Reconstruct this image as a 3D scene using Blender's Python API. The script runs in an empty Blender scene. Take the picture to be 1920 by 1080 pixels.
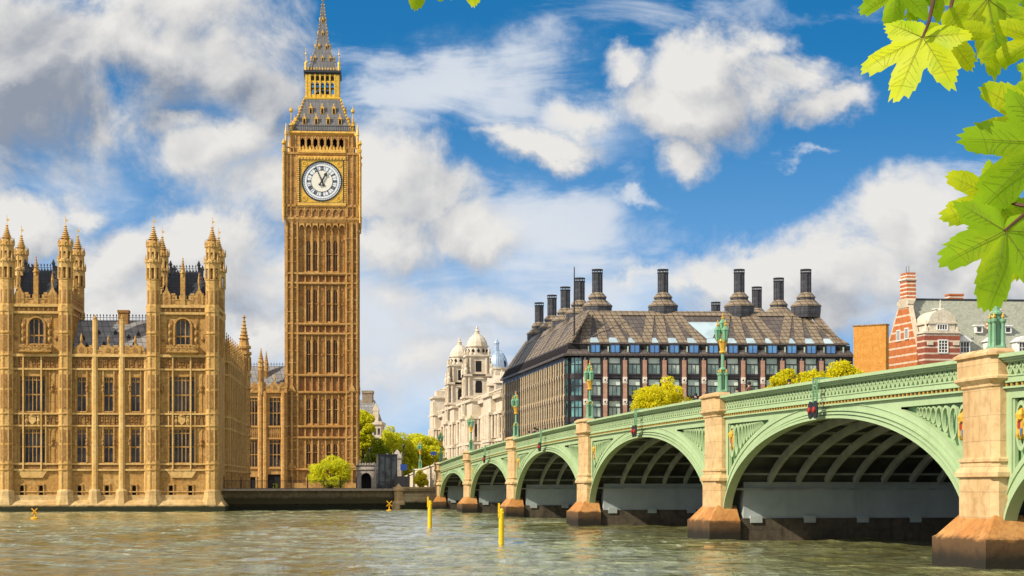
import bpy, bmesh, math, random
import numpy as np
from mathutils import Vector, Matrix
random.seed(7); rng = np.random.default_rng(7)
PI = math.pi; R = math.radians
scene = bpy.context.scene
COL = scene.collection

# ------------------------------------------------------------------ camera
F, CX, YH, H = 3400.0, 960.0, 915.0, 3.0        # focal length (px of a 1920 frame), axis, horizon row, eye height over the water
cam_d = bpy.data.cameras.new('camera'); cam = bpy.data.objects.new('camera', cam_d); COL.objects.link(cam)
cam.location = (0, 0, H); cam.rotation_euler = (R(90), 0, 0)
cam_d.sensor_width = 36; cam_d.lens = F / 1920 * 36
cam_d.shift_y = (YH - 540) / 1920
cam_d.clip_start = 0.1; cam_d.clip_end = 9000
scene.camera = cam
def pt(px, py, d):
    """Real-world point measured from a photo position at distance d."""
    return ((px - CX) / F * d, d, H + (YH - py) / F * d)

# ------------------------------------------------------------------ sun, sky, exposure
SUN = Vector((-0.675, -0.42, 0.61)).normalized()    # direction towards the sun
sl = bpy.data.lights.new('sun', 'SUN'); so = bpy.data.objects.new('sun', sl); COL.objects.link(so)
sl.energy = 4.9; sl.angle = R(0.6); sl.color = (1.0, 0.90, 0.74)
so.rotation_euler = SUN.to_track_quat('Z', 'Y').to_euler()
scene.view_settings.view_transform = 'Standard'; scene.view_settings.look = 'None'
scene.view_settings.exposure = 0.30; scene.view_settings.gamma = 1
try: scene.view_settings.use_curve_mapping = False
except Exception: pass
scene.cycles.max_bounces = 6; scene.cycles.diffuse_bounces = 3; scene.cycles.glossy_bounces = 3
scene.cycles.transparent_max_bounces = 8
scene.cycles.use_denoising = True
scene.cycles.sample_clamp_indirect = 6

class NT:
    """Tiny helper to write shader node trees."""
    def __init__(s, tree): s.t = tree
    def n(s, typ, ins=None, **props):
        nd = s.t.nodes.new(typ)
        for k, v in props.items(): setattr(nd, k, v)
        for k, v in (ins or {}).items(): s.set(nd.inputs[k], v)
        return nd
    def set(s, sock, v):
        if isinstance(v, bpy.types.NodeSocket): s.t.links.new(v, sock)
        else: sock.default_value = v
    def m(s, op, a, b=0.0, c=None, clamp=False):
        nd = s.t.nodes.new('ShaderNodeMath'); nd.operation = op; nd.use_clamp = clamp
        s.set(nd.inputs[0], a); s.set(nd.inputs[1], b)
        if c is not None: s.set(nd.inputs[2], c)
        return nd.outputs[0]
    def v(s, op, a, b=None, c=None):
        nd = s.t.nodes.new('ShaderNodeVectorMath'); nd.operation = op
        s.set(nd.inputs[0], a)
        if b is not None: s.set(nd.inputs[1], b)
        if c is not None: s.set(nd.inputs[2], c)
        return nd.outputs['Value'] if op in ('LENGTH', 'DOT_PRODUCT', 'DISTANCE') else nd.outputs[0]
    def mix(s, f, a, b, typ='MIX'):
        nd = s.t.nodes.new('ShaderNodeMix'); nd.data_type = 'RGBA'; nd.blend_type = typ
        s.set(nd.inputs[0], f); s.set(nd.inputs[6], a); s.set(nd.inputs[7], b)
        return nd.outputs[2]
    def noise(s, vec, scale, detail=4, rough=.55, dist=0.0, lac=2.0):
        nd = s.n('ShaderNodeTexNoise', {'Scale': scale, 'Detail': detail, 'Roughness': rough, 'Distortion': dist, 'Lacunarity': lac})
        if vec is not None: s.set(nd.inputs['Vector'], vec)
        return nd.outputs[0]
    def ramp(s, f, lo, hi, a=0.0, b=1.0, smooth=True):
        nd = s.n('ShaderNodeMapRange', {'Value': f, 'From Min': lo, 'From Max': hi, 'To Min': a, 'To Max': b})
        nd.interpolation_type = 'SMOOTHSTEP' if smooth else 'LINEAR'; nd.clamp = True
        return nd.outputs[0]

def make_world():
    w = bpy.data.worlds.new('World'); scene.world = w; w.use_nodes = True
    w.node_tree.nodes.clear(); t = NT(w.node_tree)
    d = t.n('ShaderNodeTexCoord').outputs['Generated']
    sep = t.n('ShaderNodeSeparateXYZ', {0: d}); x, y, z = sep.outputs
    # clear blue: physical sky, looked up a little higher so the blue stays deep at this low angle
    zz = t.m('MULTIPLY_ADD', t.m('MAXIMUM', z, 0.0), 2.3, 0.10)
    up = t.v('NORMALIZE', t.n('ShaderNodeCombineXYZ', {0: x, 1: y, 2: zz}).outputs[0])
    sky = t.n('ShaderNodeTexSky'); sky.sky_type = 'NISHITA'; sky.sun_disc = False
    sky.sun_elevation = math.asin(SUN.z); sky.sun_rotation = math.atan2(SUN.x, SUN.y)
    sky.air_density = 1.0; sky.dust_density = 0.4; sky.ozone_density = 2.5
    t.set(sky.inputs[0], up)
    hsv = t.n('ShaderNodeHueSaturation', {'Hue': .492, 'Saturation': 1.40, 'Value': 1.0, 'Color': sky.outputs[0]})
    skyc = hsv.outputs[0]
    # cloud field over direction: cu to the side, cv upward (1 unit = 1000 px of the photograph)
    ay = t.m('ADD', t.m('ABSOLUTE', y), 0.015)
    cu = t.m('MULTIPLY', t.m('DIVIDE', x, ay), 3.4); cv = t.m('MULTIPLY', t.m('DIVIDE', z, ay), 3.4)
    p = t.n('ShaderNodeCombineXYZ', {0: cu, 1: cv, 2: 0.0}).outputs[0]
    warp = t.n('ShaderNodeTexNoise', {'Vector': p, 'Scale': 4.0, 'Detail': 6.0, 'Roughness': .6})
    pw = t.v('ADD', p, t.v('SCALE', t.v('SUBTRACT', warp.outputs['Color'], (.5, .5, .5))))
    pw.node.inputs[1].links[0].from_node.inputs['Scale'].default_value = 0.24
    def blobs(lst, vec):
        acc = None
        for (bx, by, rx, ry, wt) in lst:
            c = ((bx - CX) / 1000, (YH - by) / 1000, 0)
            q = t.v('MULTIPLY', t.v('SUBTRACT', vec, c), (1000 / rx, 1000 / ry, 0))
            val = t.m('MULTIPLY', t.m('SUBTRACT', 1.0, t.v('LENGTH', q)), wt)
            acc = val if acc is None else t.m('SMOOTH_MAX', acc, val, 0.12)
        return acc
    cum = blobs(CLOUDS, pw)
    cum2 = blobs(CLOUDS, t.v('ADD', pw, (-0.035, 0.050, 0)))
    f1 = t.noise(p, 4.4, 11, .64, .35)
    off = t.v('ADD', p, (-0.020, 0.026, 0))
    f2 = t.noise(off, 4.4, 8, .58, .35); f3 = t.noise(p, 4.4, 8, .58, .35)
    dens = t.m('MULTIPLY_ADD', t.m('SUBTRACT', f1, .5), 2.1, cum)
    alpha = t.ramp(dens, -0.16, 0.60)
    # thin streaks
    ps = t.v('MULTIPLY', p, (1.0, 3.6, 1.0))
    wisp = t.noise(ps, 2.6, 7, .62, .6)
    wl = blobs(WISPS, pw)
    wa = t.m('MULTIPLY', t.ramp(t.m('MULTIPLY_ADD', t.m('SUBTRACT', wisp, .5), 2.4, wl), -0.05, 0.75), 0.85)
    veil = t.m('MULTIPLY', t.ramp(t.m('MULTIPLY_ADD', t.m('SUBTRACT', wisp, .5), .8, blobs(VEILS, pw)), 0.0, 0.9), .78)
    # shading of the cloud body: relief from the light side, grey in the listed bases
    relief = t.m('MULTIPLY', t.m('SUBTRACT', f3, f2), 1.5)
    relief = t.m('ADD', relief, t.m('MULTIPLY', t.m('SUBTRACT', cum, cum2), 0.6))
    grey = blobs(GREYS, pw)
    gd = t.ramp(t.m('MULTIPLY_ADD', t.m('SUBTRACT', f2, .5), 1.0, grey), -0.05, 0.75)
    lowf = t.noise(p, 2.1, 4, .5)
    light = t.m('ADD', t.m('SUBTRACT', 0.80, t.m('MULTIPLY', gd, .62)), t.m('ADD', relief, t.m('MULTIPLY', t.m('SUBTRACT', lowf, .55), .5)))
    light = t.m('MINIMUM', t.m('MAXIMUM', light, 0.0), 1.0)
    ccol = t.mix(light, (0.33, 0.375, 0.46, 1), (0.96, 0.94, 0.905, 1))
    wcol = (0.78, 0.83, 0.90, 1)
    # pale air towards the horizon
    hz = t.ramp(cv, 0.0, 0.85, 0.66, 0.0)
    bg_s = t.n('ShaderNodeBackground', {'Color': skyc, 'Strength': 0.14})
    bg_h = t.n('ShaderNodeBackground', {'Color': (.40, .63, .98, 1), 'Strength': 0.66})
    bg_v = t.n('ShaderNodeBackground', {'Color': (.80, .86, .93, 1), 'Strength': 0.78})
    bg_w = t.n('ShaderNodeBackground', {'Color': wcol, 'Strength': 0.74})
    bg_c = t.n('ShaderNodeBackground', {'Color': ccol, 'Strength': 0.70})
    def mixs(f, a, b): return t.n('ShaderNodeMixShader', {0: f, 1: a.outputs[0], 2: b.outputs[0]})
    o = mixs(alpha, mixs(wa, mixs(veil, mixs(hz, bg_s, bg_h), bg_v), bg_w), bg_c)
    # bright fill cloud added over the unseen dome, overhead and behind the viewer
    over = t.m('MAXIMUM', t.ramp(cv, 1.0, 1.6), t.ramp(y, 0.05, -0.2))
    n3 = t.noise(d, 2.6, 6, .55, .3)
    oc = t.m('MULTIPLY', t.m('MULTIPLY', t.ramp(n3, .40, .58), over), t.ramp(z, -.02, .05))
    bg_o = t.n('ShaderNodeBackground', {'Color': (.98, .95, .90, 1), 'Strength': 1.0})
    o = mixs(oc, o, bg_o)
    out = t.n('ShaderNodeOutputWorld'); t.t.links.new(o.outputs[0], out.inputs[0])
    w.cycles.sampling_method = 'MANUAL'; w.cycles.sample_map_resolution = 512

CLOUDS = [(20, 150, 300, 230, 1.05), (190, 240, 90, 90, .7), (250, 100, 260, 130, 1.0), (430, 110, 150, 130, .9), (330, 10, 260, 110, .9), (500, 170, 90, 120, .85),
          (420, 265, 170, 90, 1.05), (500, 350, 110, 90, .9), (350, 215, 90, 50, .7),
          (735, 330, 120, 120, 1.05), (790, 390, 130, 70, 1.0), (860, 440, 150, 60, .9), (720, 460, 150, 90, .9), (940, 460, 70, 35, .7), (720, 580, 150, 70, .55),
          (50, 430, 170, 80, 1.0), (170, 395, 55, 55, .9), (260, 500, 220, 85, .95), (420, 470, 170, 110, 1.0), (380, 415, 80, 50, .7), (200, 580, 300, 70, .7), (560, 520, 120, 80, .7),
          (1330, 130, 120, 85, 1.1), (1290, 195, 190, 75, 1.0), (1420, 110, 70, 60, .95), (1470, 160, 120, 75, 1.0), (1540, 205, 100, 50, 1.0), (1160, 125, 55, 40, .75), (1190, 180, 80, 50, .7), (1100, 220, 80, 45, .7),
          (1300, 280, 60, 50, .8), (1010, 285, 120, 42, .9), (930, 265, 60, 20, .5),
          (1540, 520, 260, 110, 1.1), (1700, 460, 160, 120, 1.1), (1640, 410, 80, 55, .8), (1500, 590, 330, 70, .8), (1430, 480, 90, 45, .8), (1330, 530, 160, 60, .9), (1850, 540, 200, 110, 1.0), (1170, 520, 70, 35, .7), (1240, 545, 90, 40, .6),
          (500, 640, 300, 60, .5), (880, 590, 130, 50, .55), (800, 690, 170, 60, .5)]
WISPS = [(830, 130, 190, 70, .85), (740, 185, 200, 50, .8), (950, 180, 130, 110, .85), (1050, 215, 100, 60, .7), (1080, 430, 180, 110, .95), (960, 400, 150, 80, .7), (1190, 372, 80, 22, .85),
         (1120, 540, 150, 50, .7), (820, 650, 260, 100, 1.0), (1000, 600, 180, 80, .7), (1500, 298, 80, 14, .6), (1500, 30, 330, 40, .35),
         (150, 340, 150, 40, .3), (560, 580, 300, 90, .9), (1790, 400, 110, 80, .7), (640, 110, 80, 40, .4), (700, 620, 260, 90, .8)]
VEILS = [(600, 640, 520, 230, 1.1), (830, 720, 260, 170, 1.0), (1010, 470, 260, 170, .8), (860, 140, 260, 110, .6), (150, 620, 400, 200, 1.0), (1130, 560, 240, 90, .9), (1700, 560, 400, 120, .8), (480, 330, 200, 150, .6), (1080, 240, 160, 90, .6), (180, 350, 220, 120, .5)]
GREYS = [(70, 235, 200, 90, 1.35), (120, 190, 150, 80, .8), (60, 90, 240, 110, .6), (300, 170, 240, 90, .65), (470, 150, 130, 90, .65), (540, 250, 90, 50, .45), (60, 310, 150, 40, .6),
         (1480, 225, 150, 25, .30), (870, 640, 110, 35, .5), (1620, 590, 250, 50, .3), (460, 600, 150, 40, .45), (660, 560, 100, 40, .3)]
make_world()

# ------------------------------------------------------------------ mesh kit
class MB:
    def __init__(s): s.v = []; s.f = []; s.mi = []
    def add(s, vs, fs, m=0):
        o = len(s.v); s.v.extend(vs); s.f.extend([tuple(i + o for i in f) for f in fs]); s.mi.extend([m] * len(fs))
    def poly(s, pts, m=0): s.add(list(pts), [tuple(range(len(pts)))], m)
    def box(s, x0, x1, y0, y1, z0, z1, m=0):
        s.add([(x0, y0, z0), (x1, y0, z0), (x1, y1, z0), (x0, y1, z0), (x0, y0, z1), (x1, y0, z1), (x1, y1, z1), (x0, y1, z1)],
              [(0, 3, 2, 1), (4, 5, 6, 7), (0, 1, 5, 4), (1, 2, 6, 5), (2, 3, 7, 6), (3, 0, 4, 7)], m)
    def rings(s, rs, m=0, cap=True, closed=True):
        n = len(rs[0]); vs = [p for r in rs for p in r]; fs = []
        for k in range(len(rs) - 1):
            for i in range(n if closed else n - 1):
                j = (i + 1) % n; fs.append((k * n + i, k * n + j, (k + 1) * n + j, (k + 1) * n + i))
        if cap: fs.append(tuple(range(n - 1, -1, -1))); fs.append(tuple((len(rs) - 1) * n + i for i in range(n)))
        s.add(vs, fs, m)
    def lathe(s, cx, cy, prof, n=8, rot=None, m=0, cap=True):
        rot = PI / n if rot is None else rot
        s.rings([[(cx + r * math.cos(rot + 2 * PI * i / n), cy + r * math.sin(rot + 2 * PI * i / n), z) for i in range(n)] for r, z in prof], m, cap)
    def prism(s, poly, z0, z1, m=0): s.rings([[(x, y, z0) for x, y in poly], [(x, y, z1) for x, y in poly]], m)
    def rect(s, prof, cx=0, cy=0, m=0):
        """stack of rectangles: (half x, half y, z)"""
        s.rings([[(cx - a, cy - b, z), (cx + a, cy - b, z), (cx + a, cy + b, z), (cx - a, cy + b, z)] for a, b, z in prof], m)
    def exz(s, pts, y0, y1, m=0):
        s.rings([[(x, y0, z) for x, z in pts], [(x, y1, z) for x, z in pts]], m)
    def bar(s, p, q, w, d=None, m=0):
        d = d or w; p = Vector(p); q = Vector(q); t = (q - p).normalized()
        a = t.cross(Vector((0, 1, 0)))
        if a.length < .01: a = t.cross(Vector((1, 0, 0)))
        a.normalize(); b = a.cross(t).normalized(); a = a * w / 2; b = b * d / 2
        s.rings([[tuple(c + a + b), tuple(c - a + b), tuple(c - a - b), tuple(c + a - b)] for c in (p, q)], m)
    def tube(s, pts, rad, n=6, m=0):
        rs = []; pts = [Vector(p) for p in pts]
        for i, c in enumerate(pts):
            t = (pts[min(i + 1, len(pts) - 1)] - pts[max(i - 1, 0)]).normalized()
            a = t.cross(Vector((0.13, 1, 0.07))).normalized(); b = t.cross(a)
            r = rad[i] if isinstance(rad, (list, tuple)) else rad
            rs.append([tuple(c + (a * math.cos(2 * PI * k / n) + b * math.sin(2 * PI * k / n)) * r) for k in range(n)])
        s.rings(rs, m)
    def arch_head(s, xc, w, zs, zt, y0, y1, m=0, rise=.9, n=5):
        """stone above a pointed opening, filled up to zt"""
        hw = w / 2
        for sg in (-1, 1):
            pts = [(xc + sg * hw, zs)]
            for i in range(1, n + 1):
                t = i / n; pts.append((xc + sg * hw * (1 - t ** 1.6), zs + hw * 2 * rise * math.sin(t * PI / 2) ** .9))
            top = max(zt, pts[-1][1] + .02)
            pts += [(xc, top), (xc + sg * hw, top)]
            s.exz(pts, y0, y1, m)
    def wall(s, x0, x1, z0, z1, ops, y=0.0, rec=.35, m=0):
        """front plane with real recessed openings (xa, xb, za, zb)"""
        xs = sorted({x0, x1, *[o[0] for o in ops], *[o[1] for o in ops]}); zs = sorted({z0, z1, *[o[2] for o in ops], *[o[3] for o in ops]})
        xs = [v for v in xs if x0 <= v <= x1]; zs = [v for v in zs if z0 <= v <= z1]
        for i in range(len(xs) - 1):
            for k in range(len(zs) - 1):
                a, b, c, d = xs[i], xs[i + 1], zs[k], zs[k + 1]; mx, mz = (a + b) / 2, (c + d) / 2
                if any(o[0] < mx < o[1] and o[2] < mz < o[3] for o in ops): continue
                s.poly([(a, y, c), (b, y, c), (b, y, d), (a, y, d)], m)
        for a, b, c, d in ops:
            e = y + rec
            s.poly([(a, y, c), (a, e, c), (a, e, d), (a, y, d)], m); s.poly([(b, y, c), (b, y, d), (b, e, d), (b, e, c)], m)
            s.poly([(a, y, c), (b, y, c), (b, e, c), (a, e, c)], m); s.poly([(a, y, d), (a, e, d), (b, e, d), (b, y, d)], m)
    def pinnacle(s, cx, cy, r, z0, z1, z2, n=8, m=0, crock=4):
        """shaft z0..z1, crocketed spirelet to z2"""
        h = z2 - z1; s.lathe(cx, cy, [(r, z0), (r, z1)], n, m=m)
        s.lathe(cx, cy, [(r * 1.3, z1), (r * 1.3, z1 + .08 * h), (r * 1.0, z1 + .1 * h), (r * .62, z1 + .42 * h), (r * .25, z1 + .75 * h), (r * .1, z1 + .97 * h)], n, m=m)
        for k in range(crock):
            z = z1 + h * (.3 + .62 * k / crock); q = r * (1.0 - .92 * (k / crock) ** .7) * .9 + .06 + r * .12
            s.lathe(cx, cy, [(q * .5, z - .03 * h), (q, z), (q * .5, z + .035 * h)], n, m=m)
        s.lathe(cx, cy, [(r * .12, z1 + .9 * h), (r * .34, z1 + .94 * h), (r * .1, z1 + h)], n, m=m)
    def merge(s, o, fn=None):
        b = len(s.v); s.v.extend([fn(p) for p in o.v] if fn else o.v)
        s.f.extend([tuple(i + b for i in f) for f in o.f]); s.mi.extend(o.mi)
    def mesh(s, name, mats, smooth=False, fn=None, fix=True):
        me = bpy.data.meshes.new(name); me.from_pydata([fn(p) for p in s.v] if fn else s.v, [], s.f)
        for m in (mats if isinstance(mats, (list, tuple)) else [mats]): me.materials.append(m)
        if any(s.mi): me.polygons.foreach_set('material_index', s.mi)
        if fix:
            bm = bmesh.new(); bm.from_mesh(me); bmesh.ops.recalc_face_normals(bm, faces=bm.faces); bm.to_mesh(me); bm.free()
        if smooth: me.polygons.foreach_set('use_smooth', [True] * len(me.polygons))
        me.update(); return me
    def build(s, name, mats, parent=None, loc=(0, 0, 0), rz=0.0, smooth=False, fn=None, label=None):
        o = bpy.data.objects.new(name, s.mesh(name, mats, smooth, fn)); COL.objects.link(o)
        o.location = loc; o.rotation_euler = (0, 0, rz); o.parent = parent
        if label: o['label'] = label
        return o

def corners(mb, name, mats, parent, spots, z=0.0):
    o = None
    for x, y in spots:
        if o is None: o = mb.build(name, mats, parent, (x, y, z))
        else: dup(o, parent, (x, y, z))
    return o
def tag(o, label, cat, group=None):
    o['label'] = label; o['category'] = cat
    if group: o['group'] = group
    return o
def thing(name, label, cat, loc=(0, 0, 0), rz=0.0, group=None):
    o = bpy.data.objects.new(name, None); COL.objects.link(o); o.empty_display_size = .5
    o.location = loc; o.rotation_euler = (0, 0, rz)
    return tag(o, label, cat, group)
def struct(o, kind='structure'): o['kind'] = kind; return o
def dup(o, parent=None, loc=None, rz=None, sc=None, label=None, group=None):
    c = o.copy(); COL.objects.link(c); c.parent = parent
    if loc is not None: c.location = loc
    if rz is not None: c.rotation_euler = (0, 0, rz)
    if sc is not None: c.scale = (sc, sc, sc) if not isinstance(sc, tuple) else sc
    if label: c['label'] = label
    if group: c['group'] = group
    for ch in list(o.children): dup(ch, c)
    return c

# ------------------------------------------------------------------ materials
MATS = {}
def principled(name):
    m = bpy.data.materials.new(name); m.use_nodes = True; t = NT(m.node_tree)
    b = m.node_tree.nodes['Principled BSDF']; return m, t, b
def bump(t, b, h, strength=.3, dist=.05):
    bn = t.n('ShaderNodeBump', {'Height': h, 'Strength': strength, 'Distance': dist}); t.set(b.inputs['Normal'], bn.outputs[0])
def stone(name, c, dark, pale=None, scale=1.0, streak=.5, course=.45, rough=.85, mott=.5, tide=None):
    """weathered masonry: mottling, rain streaks, faint courses; optional tide line in world height"""
    m, t, b = principled(name); co = t.n('ShaderNodeTexCoord').outputs['Object']
    pale = pale or tuple(min(1, v * 1.25) for v in c)
    n1 = t.noise(co, .55 * scale, 6, .62, .2); n2 = t.noise(co, 3.1 * scale, 5, .6)
    sv = t.v('MULTIPLY', co, (1.6, 1.6, .10)); n3 = t.noise(sv, 1.3 * scale, 5, .6, .3)
    col = t.mix(t.ramp(n1, .35, .68), (*c, 1), (*pale, 1))
    col = t.mix(t.m('MULTIPLY', t.ramp(n2, .42, .72), mott), col, (*dark, 1))
    col = t.mix(t.m('MULTIPLY', t.ramp(n3, .50, .74), streak), col, (*dark, 1))
    h = n2
    if course:
        sp = t.n('ShaderNodeSeparateXYZ', {0: co})
        fx = t.n('ShaderNodeCombineXYZ', {0: t.m('ADD', sp.outputs[0], sp.outputs[1]), 1: sp.outputs[2], 2: 0.0}).outputs[0]
        br = t.n('ShaderNodeTexBrick', {'Vector': fx, 'Scale': 1.0, 'Brick Width': course * 2.2, 'Row Height': course, 'Mortar Size': .012, 'Color1': (1, 1, 1, 1), 'Color2': (.80, .80, .80, 1), 'Mortar': (.5, .5, .5, 1)})
        col = t.mix(.75, col, br.outputs[0], 'MULTIPLY')
    if tide:
        geo = t.n('ShaderNodeNewGeometry').outputs['Position']; z = t.n('ShaderNodeSeparateXYZ', {0: geo}).outputs[2]
        zz = t.m('ADD', z, t.m('MULTIPLY', t.m('SUBTRACT', t.noise(geo, 1.7, 6, .7), .5), tide[2]))
        col = t.mix(t.ramp(zz, tide[0], tide[1], 1, 0), col, (*tide[3], 1))
        if len(tide) > 4: col = t.mix(t.ramp(zz, tide[4], tide[5], 1, 0), col, (*tide[6], 1))
    t.set(b.inputs['Base Color'], col); b.inputs['Roughness'].default_value = rough
    b.inputs['Specular IOR Level'].default_value = .25
    bump(t, b, h, .45, .06); MATS[name] = m; return m
def plain(name, c, rough=.6, metal=0.0, var=.25, scale=3.0, spec=.4, c2=None):
    m, t, b = principled(name); co = t.n('ShaderNodeTexCoord').outputs['Object']
    n = t.noise(co, scale, 5, .6)
    c2 = c2 or tuple(v * (1 - var) for v in c)
    t.set(b.inputs['Base Color'], t.mix(t.ramp(n, .35, .7), (*c, 1), (*c2, 1)))
    b.inputs['Roughness'].default_value = rough; b.inputs['Metallic'].default_value = metal; b.inputs['Specular IOR Level'].default_value = spec
    MATS[name] = m; return m
def glass(name, c, rough=.12, var=.5, scale=.35, c2=None, spec=.6):
    """window pane seen from outside: dark room tint that differs from pane to pane"""
    m, t, b = principled(name); g = t.n('ShaderNodeNewGeometry').outputs['Position']
    n = t.noise(g, scale, 2, .5)
    c2 = c2 or tuple(v * (1 - var) for v in c)
    t.set(b.inputs['Base Color'], t.mix(t.ramp(n, .4, .6), (*c, 1), (*c2, 1)))
    b.inputs['Roughness'].default_value = rough; b.inputs['Specular IOR Level'].default_value = spec
    bump(t, b, t.noise(g, 1.2, 2), .04, .05)
    MATS[name] = m; return m
def gridmat(name, c, line, bw, rh, mortar=.06, rough=.55, var=.25, metal=0.0):
    m, t, b = principled(name); co = t.n('ShaderNodeTexCoord').outputs['Object']
    sp = t.n('ShaderNodeSeparateXYZ', {0: co})
    fx = t.n('ShaderNodeCombineXYZ', {0: t.m('ADD', sp.outputs[0], t.m('MULTIPLY', sp.outputs[1], .37)), 1: sp.outputs[2], 2: 0.0}).outputs[0]
    br = t.n('ShaderNodeTexBrick', {'Vector': fx, 'Scale': 1.0, 'Brick Width': bw, 'Row Height': rh, 'Mortar Size': mortar, 'Color1': (*c, 1), 'Color2': (*[v * (1 - var) for v in c], 1), 'Mortar': (*line, 1)})
    br.offset = 0.0
    n = t.noise(co, 1.7, 5, .6)
    t.set(b.inputs['Base Color'], t.mix(t.m('MULTIPLY', t.ramp(n, .4, .75), .45), br.outputs[0], (*[v * .45 for v in c], 1)))
    b.inputs['Roughness'].default_value = rough; b.inputs['Metallic'].default_value = metal; b.inputs['Specular IOR Level'].default_value = .3
    MATS[name] = m; return m
def leafmat(name, c, c2, trans=.45, scale=.6, spec=.3, yellow=None):
    m, t, b = principled(name); co = t.n('ShaderNodeTexCoord').outputs['Object']
    n = t.noise(co, scale, 4, .6); n2 = t.noise(co, scale * 9, 2, .5)
    col = t.mix(t.ramp(t.m('ADD', t.m('MULTIPLY', n, .6), t.m('MULTIPLY', n2, .4)), .38, .62), (*c, 1), (*c2, 1))
    t.set(b.inputs['Base Color'], col); b.inputs['Roughness'].default_value = .55; b.inputs['Specular IOR Level'].default_value = spec
    tr = t.n('ShaderNodeBsdfTranslucent'); t.set(tr.inputs[0], col)
    mx = t.n('ShaderNodeMixShader', {0: trans, 1: b.outputs[0], 2: tr.outputs[0]})
    t.t.links.new(mx.outputs[0], m.node_tree.nodes['Material Output'].inputs[0]); MATS[name] = m; return m

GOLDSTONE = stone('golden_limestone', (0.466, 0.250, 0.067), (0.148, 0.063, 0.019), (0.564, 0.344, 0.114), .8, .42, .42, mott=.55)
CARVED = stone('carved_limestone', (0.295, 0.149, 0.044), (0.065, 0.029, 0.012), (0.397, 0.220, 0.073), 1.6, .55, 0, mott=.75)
TURRETSTONE = stone('turret_limestone', (.50, .295, .088), (.17, .078, .024), (.60, .385, .14), .9, .45, 0, mott=.5)  # paler than the walls: sunlit turret facets put into the colour
PALEGOLD = stone('pale_limestone', (.555, .345, .115), (.22, .11, .035), (.64, .43, .17), .9, .40, 0, mott=.4)  # paler copy; on the buttresses it paints in sunlit edges
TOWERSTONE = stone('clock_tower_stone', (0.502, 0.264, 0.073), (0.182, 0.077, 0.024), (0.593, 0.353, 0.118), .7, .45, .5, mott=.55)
TOWERDARK = stone('recess_shaded_tower_stone', (0.291, 0.134, 0.047), (0.106, 0.045, 0.019), (0.371, 0.192, 0.069), 1.2, .6, 0, mott=.6)  # darker copy of the tower stone, recess shade in its colour
PLINTH = stone('river_plinth_stone', (.50, .325, .125), (.22, .12, .045), (.60, .43, .20), .7, .4, .6, mott=.45, tide=(.55, 1.0, .5, (.022, .024, .010)))
RIVERWALL = stone('river_wall_granite', (0.297, 0.221, 0.135), (0.108, 0.072, 0.045), (0.378, 0.297, 0.189), .7, .6, .5, mott=.5, tide=(1.5, 2.1, .7, (.075, .062, .028), .5, 1.0, (.018, .018, .008)))
LEAD = gridmat('grey_slate_roof', (.27, .26, .25), (.06, .06, .065), .9, .75, .035, .6, .3)
DARKSLATE = gridmat('blue_black_slate_roof', (.045, .05, .062), (.02, .02, .025), .5, .4, .03, .5, .3)
IRONROOF = gridmat('cast_iron_roof_tile', (.165, .16, .16), (.085, .08, .08), .62, 1.5, .035, .5, .2)
GOLD = plain('gilding', (.82, .48, .06), .38, .35, .35, 4, .5)
OLDGOLD = stone('weathered_gilding', (.66, .37, .07), (.18, .085, .02), (.84, .52, .12), 2.2, .3, 0, .5, .55)
BLACK = plain('black_iron', (.018, .018, .02), .45, 0, .3)
DARKVOID = plain('dark_interior', (.012, .010, .009), .9, 0, .3)  # near-black colour standing in for the shade inside openings
PALGLASS = glass('leaded_window_glass', (.022, .020, .024), .2, .5, .45, (.075, .07, .07), .3)
BRGREEN = stone('pale_green_paint', (.345, .455, .245), (.215, .285, .145), (.375, .485, .27), .45, .34, 0, .45, .16)
BRGREEN2 = plain('mid_green_paint', (.24, .40, .20), .45, 0, .2, .8)
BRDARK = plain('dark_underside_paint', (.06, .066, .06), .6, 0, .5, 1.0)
RIBGREY = plain('grey_rib_paint', (.34, .36, .32), .55, 0, .35, .8)
PIERWALL = stone('grey_pier_panel', (.33, .37, .35), (.19, .21, .20), (.40, .44, .42), .4, .35, 0, .6, .2)
PIERSTONE = stone('bridge_pier_granite', (0.554, 0.361, 0.168), (0.302, 0.139, 0.042), (0.638, 0.462, 0.244), .7, .48, .95, .8, .45)
CUTSTONE = stone('stained_cutwater_granite', (0.410, 0.176, 0.045), (0.180, 0.074, 0.025), (0.492, 0.254, 0.082), 1.1, .35, 0, .8, .5, tide=(1.02, 1.26, .7, (.11, .06, .026), .3, 1.0, (.022, .018, .012)))

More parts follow.
